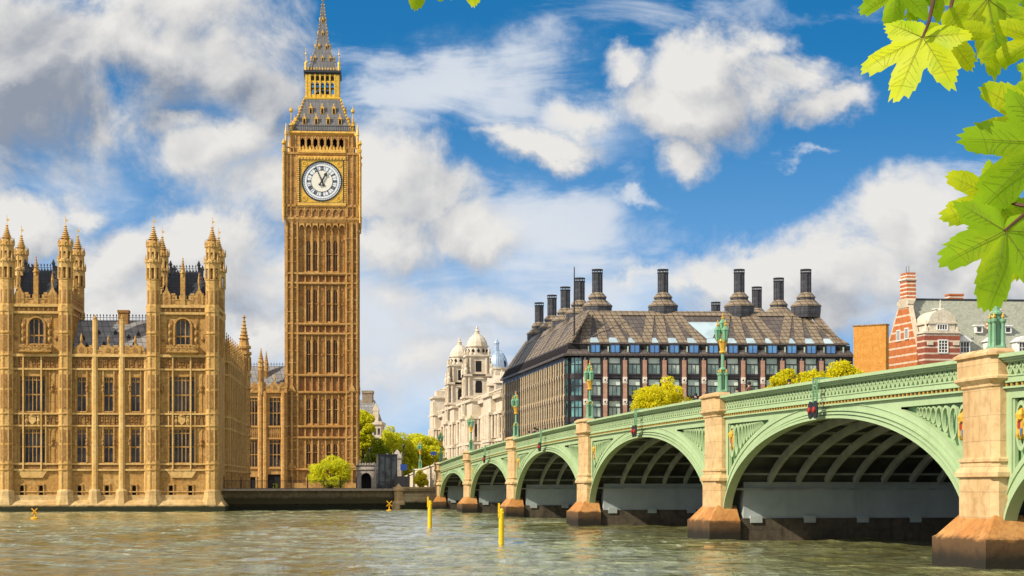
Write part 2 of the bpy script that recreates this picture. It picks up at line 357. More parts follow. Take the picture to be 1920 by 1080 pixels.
# ------------------------------------------------------------------ water, land
def make_water():
    m, t, b = principled('river_water')
    g = t.n('ShaderNodeNewGeometry').outputs['Position']
    big = t.noise(t.v('MULTIPLY', g, (.030, .016, 1)), 1.0, 5, .6, .5)
    col = t.mix(t.ramp(big, .38, .64), (.150, .142, .034, 1), (.265, .28, .145, 1))
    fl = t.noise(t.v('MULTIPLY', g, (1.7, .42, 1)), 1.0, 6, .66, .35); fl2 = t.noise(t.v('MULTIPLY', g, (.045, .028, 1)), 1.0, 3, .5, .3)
    col = t.mix(t.ramp(fl, .40, .53, .6, 0), col, (.065, .062, .016, 1))
    col = t.mix(t.m('MULTIPLY', t.ramp(fl, .585, .66), t.ramp(fl2, .40, .64, .1, .75)), col, (.60, .60, .50, 1))  # ripple glints and dark troughs painted into the water colour
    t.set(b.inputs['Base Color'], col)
    b.inputs['Roughness'].default_value = .04; b.inputs['IOR'].default_value = 1.33; b.inputs['Specular IOR Level'].default_value = .5
    w1 = t.noise(t.v('MULTIPLY', g, (.75, .30, 1)), 1.0, 6, .62, .35)
    w2 = t.noise(t.v('MULTIPLY', g, (2.2, .8, 1)), 1.0, 4, .6, .2)
    w3 = t.noise(t.v('MULTIPLY', g, (.11, .05, 1)), 1.0, 3, .55, .4)
    calm = t.ramp(big, .36, .66, .55, 1.25)
    hgt = t.m('MULTIPLY', t.m('ADD', t.m('ADD', t.m('MULTIPLY', w1, 1.0), t.m('MULTIPLY', w2, .34)), t.m('MULTIPLY', w3, 2.2)), calm)
    bn = t.n('ShaderNodeBump', {'Height': hgt, 'Strength': 1.0, 'Distance': .30}); t.set(b.inputs['Normal'], bn.outputs[0])
    MATS['water'] = m; return m
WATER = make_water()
def make_river():
    x0, x1, y0, y1, st = -112.0, 62.0, 44.0, 254.0, .46
    nx, ny = int((x1 - x0) / st) + 1, int((y1 - y0) / st) + 1
    X, Y = np.meshgrid(np.linspace(x0, x1, nx), np.linspace(y0, y1, ny)); Z = np.zeros_like(X); r = np.random.default_rng(21)
    for k in range(64):                          # short wind chop over longer swell, running mostly up river
        lam = 1.3 * (9.0 / 1.3) ** r.random(); th = r.normal(1.35, .75); ph = r.random() * 2 * PI; kx, ky = math.cos(th) * 2 * PI / lam, math.sin(th) * 2 * PI / lam
        Z += .0036 * lam ** .55 * np.sin(kx * X + ky * Y + ph + .6 * np.sin(X * .11 + k) + .5 * np.sin(Y * .07 + 2 * k))
    patch = .75 + .35 * np.sin(X * .06 + .9 * np.sin(Y * .045)) * np.sin(Y * .05 + 1.2 * np.sin(X * .03)); Z *= patch
    Z = np.where(Z > 0, Z * 1.25, Z * .8)
    fade = np.clip(np.minimum.reduce([X - x0, x1 - X, Y - y0, y1 - Y]) / 6, 0, 1); Z *= fade
    b = MB()
    for q in ([(-900, -60), (900, -60), (900, y0), (-900, y0)], [(-900, y1), (900, y1), (900, 330), (-900, 330)], [(-900, y0), (x0, y0), (x0, y1), (-900, y1)], [(x1, y0), (900, y0), (900, y1), (x1, y1)]): b.poly([(x, y, 0) for x, y in q])
    bv = np.array(b.v); bf = b.f; n0 = len(bv)
    V = np.concatenate([bv, np.stack([X.ravel(), Y.ravel(), Z.ravel()], 1)]); idx = np.arange(nx * ny).reshape(ny, nx) + n0
    Q = np.stack([idx[:-1, :-1].ravel(), idx[:-1, 1:].ravel(), idx[1:, 1:].ravel(), idx[1:, :-1].ravel()], 1); Q = np.concatenate([np.array(bf), Q]).astype(np.int32)
    me = bpy.data.meshes.new('river_water'); me.vertices.add(len(V)); me.vertices.foreach_set('co', V.ravel()); me.loops.add(Q.size); me.loops.foreach_set('vertex_index', Q.ravel())
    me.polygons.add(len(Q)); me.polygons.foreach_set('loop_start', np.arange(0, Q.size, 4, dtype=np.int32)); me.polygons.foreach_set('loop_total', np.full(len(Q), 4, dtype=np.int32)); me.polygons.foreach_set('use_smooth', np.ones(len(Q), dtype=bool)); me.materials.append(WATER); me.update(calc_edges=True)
    o = bpy.data.objects.new('river_water', me); COL.objects.link(o); return o
struct(make_river())
GROUNDM = stone('paved_ground', (.20, .18, .145), (.11, .095, .075), (.26, .235, .19), .5, 0, 0, .9, .5)
mb = MB(); mb.poly([(-4000, 236, 2.6), (-36, 236, 2.6), (-9.6, 250.6, 2.6), (420, 318, 2.6), (4000, 318, 2.6), (4000, 7000, 2.6), (-4000, 7000, 2.6)])
struct(mb.build('ground', GROUNDM))

# ------------------------------------------------------------------ clock tower
TD = 321.0; TX = (603.5 - CX) / F * TD; TSC = F / TD
def tz(y): return H + (YH - y) / TSC
ct = thing('clock_tower', 'tall golden stone clock tower with white dial, gilded belfry and steep grey spire', 'clock tower', (TX - .0762 * 6.4, TD + 6.4, 0), math.atan2(.0762, .9971))
LV = dict(g=2.6, pl=tz(878), s1=tz(820), s2=tz(799), s3=tz(735), s4=tz(703), a1=tz(625), a2=tz(607), b1=tz(530.5), b2=tz(512.6), top=tz(415))
W = 6.3
def tower_side():
    mb = MB()                                   # 0 stone, 1 darker stone, recess shade put into its colour
    y = -W
    edges = [-4.15, -2.95, -1.77, -.62, .62, 1.77, 2.95, 4.15]
    bands = [(LV['pl'] + .3, LV['s1']), (LV['s2'], LV['s3']), (LV['s4'], LV['a1']), (LV['a2'], LV['b1']), (LV['b2'], LV['top'] - 2.2)]
    ops = []
    for z0, z1 in bands:
        for i in (1, 2, 4, 5):
            xm = (edges[i] + edges[i + 1]) / 2
            ops.append((xm - .33, xm + .33, z0 + .5, z1 - 1.0))
    mb.wall(-4.2, 4.2, LV['g'], LV['top'], ops, y + .50, .45)
    for z0, z1 in bands:                        # pointed heads, panel ribs and small carved blocks
        for i in (1, 2, 4, 5):
            xm = (edges[i] + edges[i + 1]) / 2; mb.arch_head(xm, .66, z1 - 1.7, z1 - 1.0, y + .5, y + .7, n=3)
            mb.box(xm - .05, xm + .05, y + .62, y + .8, z0 + .5, z1 - 1.0)
            mb.box(xm - .5, xm + .5, y + .3, y + .56, z0 + .18, z0 + .45)
        for i in (0, 3, 6):
            a, b = edges[i], edges[i + 1]
            for q in (.3, .5, .7): x = a + (b - a) * q; mb.box(x - .06, x + .06, y + .38, y + .56, z0 + .3, z1 - .9)
            for zz in (z1 - 1.0, (z0 + z1) / 2): mb.box(a + .3, b - .3, y + .3, y + .57, zz - .32, zz + .15, 1)
        for i in (1, 2, 4, 5):
            mb.box(edges[i] + .05, edges[i + 1] - .05, y + .36, y + .56, (z0 + z1) / 2 - .12, (z0 + z1) / 2)
    for e in edges:                             # long mullions
        mb.box(e - .12, e + .12, y + .12, y + .56, LV['pl'], LV['top'] - .9)
        mb.lathe(e, y + .34, [(.24, LV['top'] - 1.5), (.14, LV['top'] - 1.15)], 6)
    for z0, z1 in ((LV['s1'], LV['s2']), (LV['s3'], LV['s4']), (LV['a1'], LV['a2']), (LV['b1'], LV['b2'])):
        mb.box(-4.2, 4.2, y + .46, y + .56, z0 + .25, z1 - .25, 1)
        for i in range(7): mb.arch_head((edges[i] + edges[i + 1]) / 2, .85, z1 - .75, z1 - .25, y + .33, y + .46, n=3)
        for zz in (z0, z1):
            mb.box(-W - .1, W + .1, y - .16, y + .6, zz - .14, zz + .16)
            mb.box(-4.2, 4.2, y - .02, y + .6, zz - .3, zz - .14)
    for i in range(7):                          # top machicolation arches under the dial stage
        xm = (edges[i] + edges[i + 1]) / 2
        mb.box(xm - .42, xm + .42, y + .5, y + .57, LV['top'] - 2.0, LV['top'] - .5, 1); mb.arch_head(xm, .95, LV['top'] - 1.5, LV['top'] - .35, y - .1, y + .5, n=4)
    for sg in (-1, 1):                          # corner buttresses with three shafts
        x0, x1 = sorted((sg * 4.2, sg * W)); mb.box(x0, x1, y, y + 2.1, LV['g'], LV['top'])
        for q, w, d in ((4.32, .13, .16), (5.28, .2, .3), (6.16, .13, .22)): mb.box(sg * q - w, sg * q + w, y - d, y + .1, LV['g'] + .5, LV['top'] - .2)
        for z0, z1 in bands:
            n = 3
            for k in range(1, n + 1):
                z = z0 + (z1 - z0) * k / (n + .4); mb.box(min(sg * 4.2, sg * W), max(sg * 4.2, sg * W), y - .12, y + .1, z - .08, z + .08)
            for q in (4.8, 5.72):
                mb.box(sg * q - .2, sg * q + .2, y - .02, y + .1, z1 - .8, z1 - .4, 1)
                for k in range(1, n + 1):
                    z = z0 + (z1 - z0) * k / (n + .4); mb.box(sg * q - .16, sg * q + .16, y - .03, y + .1, z - .36, z - .16, 1)
        for z0, z1 in ((LV['s1'], LV['s2']), (LV['s3'], LV['s4']), (LV['a1'], LV['a2']), (LV['b1'], LV['b2'])):
            for q in (4.8, 5.72): mb.box(sg * q - .17, sg * q + .17, y - .03, y + .1, z0 + .45, z1 - .5, 1)
        mb.exz([(sg * 5.3 - .75, LV['s3'] + .1), (sg * 5.3, LV['s3'] + 1.5), (sg * 5.3 + .75, LV['s3'] + .1)], y - .4, y + .1)   # little gables on the buttress
        mb.lathe(sg * 5.3, y - .2, [(.14, LV['s3'] + 1.2), (.05, LV['s3'] + 3.6)], 5); mb.lathe(sg * 5.3, y - .2, [(.05, LV['s3'] + 2.4), (.22, LV['s3'] + 2.6), (.05, LV['s3'] + 2.8)], 5)
        mb.exz([(sg * 5.3 - .8, LV['pl'] + .1), (sg * 5.3, LV['pl'] + 1.3), (sg * 5.3 + .8, LV['pl'] + .1)], y - .4, y + .1)
    mb.box(-W - .2, W + .2, y - .3, y + .6, LV['pl'] - .3, LV['pl']); mb.box(-W - .35, W + .35, y - .45, y + .6, LV['g'], LV['pl'] - 2.6)
    return mb
side = tower_side()
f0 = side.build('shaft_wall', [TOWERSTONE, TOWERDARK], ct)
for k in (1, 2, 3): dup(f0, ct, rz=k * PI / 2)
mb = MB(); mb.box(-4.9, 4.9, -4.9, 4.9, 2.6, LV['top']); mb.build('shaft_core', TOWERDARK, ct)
# slit windows
edges = [-4.15, -2.95, -1.77, -.62, .62, 1.77, 2.95, 4.15]
mb = MB(); mb.box(-.3, .3, 0, .04, 0, 1); slit = None
for z0, z1 in [(LV['pl'] + .3, LV['s1']), (LV['s2'], LV['s3']), (LV['s4'], LV['a1']), (LV['a2'], LV['b1']), (LV['b2'], LV['top'] - 2.2)]:
    for i in (1, 2, 4, 5):
        xm = (edges[i] + edges[i + 1]) / 2; loc = (xm, -W + .93, z0 + .5); sc = (1, 1, z1 - z0 - 1.5)
        if slit is None: slit = mb.build('slit_window', glass('brown_slit_glass', (.10, .058, .032), .3, .5, .4, (.05, .03, .02), .3), ct, loc); slit.scale = sc
        else: dup(slit, ct, loc, sc=sc)
# dial stage
zc0, zc1, zd0, zd1, zt = tz(414), tz(386.5), tz(380), tz(301), tz(286)
mb = MB(); HW = 6.4
mb.rect([(W, W, LV['top'] - .3), (HW + .15, HW + .15, zc0 + .25), (HW + .15, HW + .15, zc0 + .6), (HW, HW, zc0 + .7), (HW, HW, zc1 - .25), (HW + .25, HW + .25, zc1 - .15), (HW + .25, HW + .25, zc1 + .2), (HW, HW, zc1 + .3),
         (HW, HW, zt - .5), (HW + .3, HW + .3, zt - .35), (HW + .3, HW + .3, zt)])
dial_st = mb
for k in range(4):
    s = MB(); y = -HW
    for i in range(7):                          # little arcade under the dial
        x = -3.6 + 1.2 * i
        s.box(x - .38, x + .38, y - .03, y + .1, zc0 + .9, zc1 - .7, 1); s.arch_head(x, .8, zc1 - 1.3, zc1 - .55, y - .2, y, n=4)
    for i in range(8): s.box(-4.2 + 1.2 * i - .1, -4.2 + 1.2 * i + .1, y - .22, y, zc0 + .7, zc1 - .3)
    for sg in (-1, 1):
        for q, w in ((4.45, .14), (5.45, .1), (6.2, .16)): s.box(sg * q - w, sg * q + w, y - .25, y, zc0 + .7, zt - .5)
        for q in (4.95, 5.85):
            for zz in (tz(327), tz(356)):
                for a in (-.2, .2):
                    for b2 in (-.25, .25): s.box(sg * q + a - .13, sg * q + a + .13, y - .04, y + .1, zz + b2 - .17, zz + b2 + .17, 1)
            s.box(sg * q - .3, sg * q + .3, y - .03, y + .1, zc0 + 1.0, zc1 - .7, 1)
    c, sn = round(math.cos(k * PI / 2)), round(math.sin(k * PI / 2))
    dial_st.merge(s, lambda p: (p[0] * c - p[1] * sn, p[0] * sn + p[1] * c, p[2]))
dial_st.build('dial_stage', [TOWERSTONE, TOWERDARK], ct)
# gilded dial surround: square frame, twisted side shafts, gallery above
mb = MB(); y = -HW
q0, q1 = -3.82, 3.82; zd_m = (zd0 + zd1) / 2
cz = tz(340); RD = 3.45
for (a, b, c, d, pr) in ((-4.25, 4.25, zd1 + .1, zd1 + .75, .35), (-4.25, 4.25, zd0 - .55, zd0 - .05, .35)): mb.box(a, b, y - pr, y, c, d)
for sg in (-1, 1):
    for i in range(22):                         # bead-like twisted shaft
        z = zd0 - .3 + (zd1 - zd0 + .6) * i / 22; mb.lathe(sg * 4.12, y - .15, [(.1, z), (.24, z + .18), (.1, z + .36)], 6)
for i in range(15): x = -4.0 + 8.0 * i / 14; mb.box(x - .12, x + .12, y - .45, y - .3, zd1 + .25, zd1 + .6)
gf = mb.build('gilded_frame', OLDGOLD, ct)
mb = MB(); n = 48
# corner spandrels of the dial square
for sx in (-1, 1):
    for sz in (-1, 1):
        pts = [(sx * 3.75, cz + sz * 3.75)] + [(sx * (RD + .12) * math.cos(a), cz + sz * (RD + .12) * math.sin(a)) for a in np.linspace(0, PI / 2, 13)]
        pts.insert(1, (sx * 3.75, cz)); pts.append((0, cz + sz * 3.75))
        mb.exz(pts, y - .12, y)
        cxx, czz = sx * 3.05, cz + sz * 3.05
        mb.rings([[(cxx + r * math.cos(2 * PI * i / 12), yy, czz + r * math.sin(2 * PI * i / 12)) for i in range(12)] for r, yy in ((.55, y - .12), (.5, y - .22), (.3, y - .22), (.25, y - .14))], cap=False)
        mb.lathe(cxx, y - .15, [(.02, czz - .15), (.16, czz), (.02, czz + .15)], 6)
mb.build('spandrel', GOLD, gf)
mb = MB()
for a, b, c, d in ((-3.95, -3.75, cz - 3.95, cz + 3.95), (3.75, 3.95, cz - 3.95, cz + 3.95), (-3.75, 3.75, cz + 3.75, cz + 3.95), (-3.75, 3.75, cz - 3.95, cz - 3.75)): mb.box(a, b, y - .28, y, c, d)
mb.build('dark_border', BLACK, gf)
def ring(mb, r0, r1, y0, y1, cx=0, cz=0, n=60, m=0):
    rs = [[(cx + r * math.sin(2 * PI * i / n), yy, cz + r * math.cos(2 * PI * i / n)) for i in range(n)] for r, yy in ((r0, y1), (r0, y0), (r1, y0), (r1, y1), (r0, y1))]
    mb.rings(rs, m, cap=False)
OPAL = plain('opal_dial_glass', (.70, .72, .74), .35, 0, .06, 2)
CREAM = plain('cream_dial_centre', (.76, .72, .60), .45, 0, .1, 6)
mb = MB(); mb.rings([[(RD * math.sin(2 * PI * i / 60), yy, RD * math.cos(2 * PI * i / 60)) for i in range(60)] for yy in (-.05, .05)])
dial = mb.build('clock_dial', OPAL, ct, (0, y - .1, cz))
mb = MB(); mb.rings([[(1.86 * math.sin(2 * PI * i / 48), yy, 1.86 * math.cos(2 * PI * i / 48)) for i in range(48)] for yy in (-.09, -.05)]); mb.build('dial_centre', CREAM, dial)
mb = MB()
ring(mb, RD - .10, RD + .14, -.14, 0); ring(mb, 1.86, 1.92, -.10, -.05); ring(mb, 2.62, 2.68, -.08, -.05); ring(mb, 3.06, 3.11, -.08, -.05)
for i in range(60):
    a = 2 * PI * i / 60; w = .035 if i % 5 else .06
    mb.bar((3.08 * math.sin(a), -.07, 3.08 * math.cos(a)), (RD * math.sin(a), -.07, RD * math.cos(a)), w, .04)
NUM = ['XII', 'I', 'II', 'III', 'IIII', 'V', 'VI', 'VII', 'VIII', 'IX', 'X', 'XI']
for h, s in enumerate(NUM):                     # roman hours, feet towards the centre
    a = 2 * PI * h / 12; wd = {'I': .15, 'V': .30, 'X': .32}; tot = sum(wd[c] for c in s); x = -tot / 2
    def P(u, v): return (v * math.sin(a) + u * math.cos(a), -.075, v * math.cos(a) - u * math.sin(a))
    for c in s:
        w = wd[c]; r0, r1 = 1.98, 2.58
        if c == 'I': mb.bar(P(x + w / 2, r0), P(x + w / 2, r1), .085, .05)
        elif c == 'V': mb.bar(P(x + .04, r1), P(x + w / 2, r0), .075, .05); mb.bar(P(x + w - .04, r1), P(x + w / 2, r0), .05, .05)
        else: mb.bar(P(x + .04, r1), P(x + w - .04, r0), .075, .05); mb.bar(P(x + w - .04, r1), P(x + .04, r0), .05, .05)
        x += w
    mb.bar(P(-tot / 2, 2.56), P(tot / 2, 2.56), .05, .05); mb.bar(P(-tot / 2, 2.0), P(tot / 2, 2.0), .05, .05)
    mb.bar((1.9 * math.sin(a + PI / 12), -.07, 1.9 * math.cos(a + PI / 12)), (2.65 * math.sin(a + PI / 12), -.07, 2.65 * math.cos(a + PI / 12)), .03, .03)
mb.build('numeral_ring', BLACK, dial)
def hand(ang, pts, nm, yy):
    m_ = MB(); a = R(ang); m_.exz([(u * math.cos(a) + v * math.sin(a), -u * math.sin(a) + v * math.cos(a)) for u, v in pts], yy, yy - .06); m_.build(nm, BLACK, dial)
hand(-24, [(-.1, 0), (-.13, -.7), (-.26, -.85), (0, -1.0), (.26, -.85), (.13, -.7), (.1, 0), (.055, 2.6), (0, 3.3), (-.055, 2.6)], 'minute_hand', -.16)
hand(30, [(-.15, 0), (-.1, -.5), (-.3, -.75), (0, -.95), (.3, -.75), (.1, -.5), (.15, 0), (.12, 1.1), (.33, 1.25), (0, 1.85), (-.33, 1.25), (-.12, 1.1)], 'hour_hand', -.24)
# the other three dials, seen only from elsewhere, are plain copies
for k in (1, 2, 3):
    c, sn = math.cos(k * PI / 2), math.sin(k * PI / 2)
    g = dup(gf, ct, rz=k * PI / 2)
    d2 = dup(dial, ct, ((HW + .1) * sn, -(HW + .1) * c, cz), k * PI / 2)
# corner colonnettes of the dial stage with gold finials
C4 = [(-6.72, -6.72), (6.72, -6.72), (6.72, 6.72), (-6.72, 6.72)]
mb = MB(); x = yy = 0
for i in range(44): z = zc1 + (zt - zc1) * i / 44; mb.lathe(x, yy, [(.14, z), (.26, z + .14), (.14, z + .28)], 6)
mb.lathe(x, yy, [(.16, zc0 - .4), (.30, zc1 - .2), (.34, zc1)], 6)
corners(mb, 'colonnette', OLDGOLD, ct, C4)
mb = MB(); mb.lathe(0, 0, [(.3, zt), (.34, zt + .5), (.16, zt + .7), (.16, zt + 1.2), (.4, zt + 1.5), (.3, zt + 1.7), (.05, zt + 2.3)], 8)
corners(mb, 'corner_finial', GOLD, ct, C4)
# gallery parapet and belfry
ring_z = zt
mb = MB()
for k in range(4):
    s = MB(); y = -HW - .1
    for i in range(21): x = -6.2 + 12.4 * i / 20; s.box(x - .08, x + .08, y, y + .2, zt, zt + .75)
    s.box(-6.4, 6.4, y - .05, y + .25, zt + .75, zt + .95)
    for i in range(14): x = -3.9 + 7.8 * i / 13; s.exz([(x - .3, zt + .3), (x, zt + 1.25), (x + .3, zt + .3)], y - .22, y - .05, 1)
    s.box(-4.2, 4.2, y - .3, y - .05, zt - .1, zt + .3, 1)
    c, sn = round(math.cos(k * PI / 2)), round(math.sin(k * PI / 2))
    mb.merge(s, lambda p: (p[0] * c - p[1] * sn, p[0] * sn + p[1] * c, p[2]))
mb.build('gallery', [TOWERSTONE, OLDGOLD], ct)
zb0, zb1, zb2 = zt, tz(252), tz(244.5)
def belfry_side():
    s = MB(); y = -5.55
    ops = []; xs = [-3.42 + 1.14 * i for i in range(7)]
    for x in xs: ops.append((x - .36, x + .36, tz(281), tz(258)))
    s.wall(-5.55, 5.55, zb0, zb1, ops, y, .9)
    for x in xs:
        s.arch_head(x, .72, tz(262), tz(257.9), y + .05, y + .3, n=4); s.exz([(x - .5, tz(262)), (x, tz(253.5)), (x + .5, tz(262)), (x + .36, tz(262)), (x, tz(256)), (x - .36, tz(262))], y - .15, y + .02)
    for i in range(8): x = -3.99 + 1.14 * i; s.box(x - .13, x + .13, y - .25, y, zb0, zb1 - .3)
    for sg in (-1, 1):
        for q in (4.7, 5.4): s.box(sg * q - .1, sg * q + .1, y - .15, y, zb0, zb1)
    return s
bf = belfry_side().build('belfry_wall', TOWERSTONE, ct)
for k in (1, 2, 3): dup(bf, ct, rz=k * PI / 2)
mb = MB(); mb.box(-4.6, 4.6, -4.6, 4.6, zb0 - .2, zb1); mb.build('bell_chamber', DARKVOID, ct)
mb = MB(); mb.rect([(5.55, 5.55, zb1 - .05), (5.95, 5.95, zb1 + .35), (5.95, 5.95, zb2 - .15), (5.75, 5.75, zb2)])
for sx in (-1, 1):
    for sy in (-1, 1):
        mb.lathe(sx * 6.3, sy * 6.3, [(.28, zt), (.24, zt + 3.0), (.34, zt + 3.1), (.05, zt + 5.2)], 6)
        mb.bar((sx * 6.3, sy * 6.3, zt + 2.6), (sx * 5.5, sy * 5.5, zt + 4.0), .25)
mb.build('cornice', OLDGOLD, ct)
# railing and steep lower roof with dormers
mb = MB()
for k in range(4):
    s = MB(); y = -5.85
    for i in range(37): x = -5.8 + 11.6 * i / 36; s.box(x - .035, x + .035, y - .035, y + .035, zb2, zb2 + 1.05)
    s.box(-5.85, 5.85, y - .05, y + .05, zb2 + .8, zb2 + .9)
    c, sn = round(math.cos(k * PI / 2)), round(math.sin(k * PI / 2)); mb.merge(s, lambda p: (p[0] * c - p[1] * sn, p[0] * sn + p[1] * c, p[2]))
mb.build('railing', BLACK, ct)
zr0, zr1 = zb2, tz(178); rw0, rw1 = 5.45, 3.22
def rhw(z):
    t_ = (z - zr0) / (zr1 - zr0); return rw0 + (rw1 - rw0) * (t_ * 1.22 - .22 * t_ * t_)
prof = [(rhw(z), rhw(z), z) for z in np.linspace(zr0, zr1, 9)]
mb = MB(); mb.rect(prof); roof = mb.build('roof', IRONROOF, ct)
mb = MB()
for sx in (-1, 1):
    for sy in (-1, 1):
        for i in range(11):
            z = zr0 + (zr1 - zr0) * (i + .3) / 11; h = rhw(z); mb.lathe(sx * h, sy * h, [(.1, z - .2), (.26, z + .05), (.06, z + .35)], 5)
        mb.lathe(sx * 5.45, sy * 5.45, [(.4, zr0), (.45, zr0 + 1.1), (.2, zr0 + 1.3), (.09, zr0 + 1.4), (.06, zr0 + 4.6)], 8)
        mb.lathe(sx * 5.45, sy * 5.45, [(.06, zr0 + 3.2), (.34, zr0 + 3.5), (.34, zr0 + 3.9), (.06, zr0 + 4.1)], 8)
mb.build('ridge_crocket', GOLD, ct)
def dormer(w, h):
    s = MB(); s.box(-w / 2, w / 2, 0, 1.2, 0, h, 0); s.exz([(-w / 2 - .12, h), (0, h + w * .95), (w / 2 + .12, h)], -.08, 1.2, 1)
    s.exz([(-w * .32, .08), (-w * .32, h * .75), (0, h * 1.05), (w * .32, h * .75), (w * .32, .08)], -.03, .1, 2)
    s.lathe(0, 0, [(.05, h + w * .8), (.12, h + w * 1.1), (.02, h + w * 1.5)], 5, m=1); return s
dm = None
for row, z0, n_, sp in ((0, tz(230.5), 4, 2.1), (1, tz(209), 3, 2.05)):
    for i in range(n_):
        x = (i - (n_ - 1) / 2) * sp
        for k in range(4):
            c, sn = math.cos(k * PI / 2), math.sin(k * PI / 2); yy = -rhw(z0) - .06; loc = (x * c - yy * sn, x * sn + yy * c, z0)
            if dm is None: dm = dormer(.62, 1.0).build('dormer', [OLDGOLD, OLDGOLD, DARKVOID], ct, loc, k * PI / 2)
            else: dup(dm, ct, loc, k * PI / 2)
# open gilded lantern
zl0, zl1 = tz(177), tz(131)
LGOLD = plain('bright_lantern_gilding', (.82, .50, .055), .4, .25, .4, 3, .5)
mb = MB(); mb.rect([(3.3, 3.3, zr1 - .1), (3.35, 3.35, zl0 + .1), (3.1, 3.1, zl0 + .25)])
for k in range(4):
    s = MB(); y = -2.95
    s.box(-2.95, 2.95, y, y + .25, zl0 + .2, zl0 + .75)
    xs = [-1.76 + .88 * i for i in range(5)]
    for x in xs:
        s.arch_head(x, .62, tz(152), tz(144), y, y + .25, n=4); s.box(x - .31, x + .31, y + .05, y + .2, tz(144), tz(143)); s.arch_head(x, .5, tz(137), tz(133.5), y, y + .25, n=3)
    for i in range(6): x = -2.2 + .88 * i; s.box(x - .13, x + .13, y - .12, y + .3, zl0 + .2, zl1)
    for x in (-2.75, 2.75, -2.45, 2.45): s.box(x - .2, x + .2, y - .05, y + .4, zl0 + .2, zl1)
    s.box(-2.95, 2.95, y, y + .25, tz(133.5), zl1)
    c, sn = round(math.cos(k * PI / 2)), round(math.sin(k * PI / 2)); mb.merge(s, lambda p: (p[0] * c - p[1] * sn, p[0] * sn + p[1] * c, p[2]))
lan = mb.build('lantern', LGOLD, ct)
mb = MB()
for x, yy in ((0, 0), (-.9, .4), (.95, .3), (-.3, 1.2), (.4, -1.1)):
    mb.lathe(x, yy, [(.62, zl0 + .9), (.45, zl0 + 1.5), (.22, zl0 + 1.9), (.05, zl0 + 2.1)], 10); mb.bar((x, yy, zl0 + 2), (x, yy, zl1 + .2), .08)
mb.bar((-2.8, 0, zl1 - 1.2), (2.8, 0, zl1 - 1.2), .16)
mb.build('bell', BLACK, lan)
mb = MB(); z5 = tz(120); mb.rect([(3.0, 3.0, zl1 - .05), (3.35, 3.35, zl1 + .3), (3.35, 3.35, zl1 + .65), (3.1, 3.1, zl1 + .75)]); mb.build('lantern_roof', DARKSLATE, lan)
mb = MB(); mb.rect([(3.05, 3.05, zl1 + .74), (3.12, 3.12, z5 - .35), (2.9, 2.9, z5 - .3)])
for k in range(4):
    for i in range(13): x = -3.0 + 6 * i / 12; c, sn = round(math.cos(k * PI / 2)), round(math.sin(k * PI / 2)); yy = -3.05; mb.lathe(x * c - yy * sn, x * sn + yy * c, [(.1, z5 - .4), (.17, z5 - .1), (.02, z5 + .25)], 4)
for sx in (-1, 1):
    for sy in (-1, 1): mb.lathe(sx * 2.95, sy * 2.95, [(.28, z5 - .4), (.3, z5 + .9), (.12, z5 + 1.2), (.05, z5 + 1.3), (.04, z5 + 3.6)], 6); mb.lathe(sx * 2.95, sy * 2.95, [(.04, z5 + 2.3), (.2, z5 + 2.5), (.04, z5 + 2.8)], 6)
mb.build('lantern_crest', GOLD, lan)
# spire
SP = [(2.52, z5 - .3), (2.1, tz(103)), (1.68, tz(90)), (1.24, tz(74.6)), (.82, tz(48)), (.5, tz(21.7)), (.29, tz(0)), (.12, tz(-18))]
mb = MB(); mb.rect([(a, a, z) for a, z in SP]); sp = mb.build('spire', IRONROOF, ct)
def sphw(z): return float(np.interp(z, [q[1] for q in SP], [q[0] for q in SP]))
mb = MB()
for sx in (-1, 1):
    for sy in (-1, 1):
        for z in np.arange(z5 + .3, tz(-10), .62): h = sphw(z); mb.lathe(sx * h, sy * h, [(.05, z - .12), (.14, z + .05), (.03, z + .2)], 4)
zf = tz(-18)
mb.lathe(0, 0, [(.12, zf - .2), (.35, zf + .2), (.2, zf + .5), (.5, zf + .9), (.2, zf + 1.3), (.08, zf + 1.6), (.06, zf + 4.2), (.3, zf + 4.4), (.02, zf + 4.8)], 8)
mb.bar((-.5, 0, zf + 3.2), (.5, 0, zf + 3.2), .1); mb.build('spire_crocket', GOLD, sp)
for z0, n_, sp_ in ((tz(104), 3, 1.35), (tz(79.5), 2, 1.3), (tz(53), 1, 1), (tz(27), 1, 1)):
    for i in range(n_):
        x = (i - (n_ - 1) / 2) * sp_
        for k in range(4): c, sn = math.cos(k * PI / 2), math.sin(k * PI / 2); yy = -sphw(z0) - .05; dup(dm, ct, (x * c - yy * sn, x * sn + yy * c, z0), k * PI / 2, sc=.6)

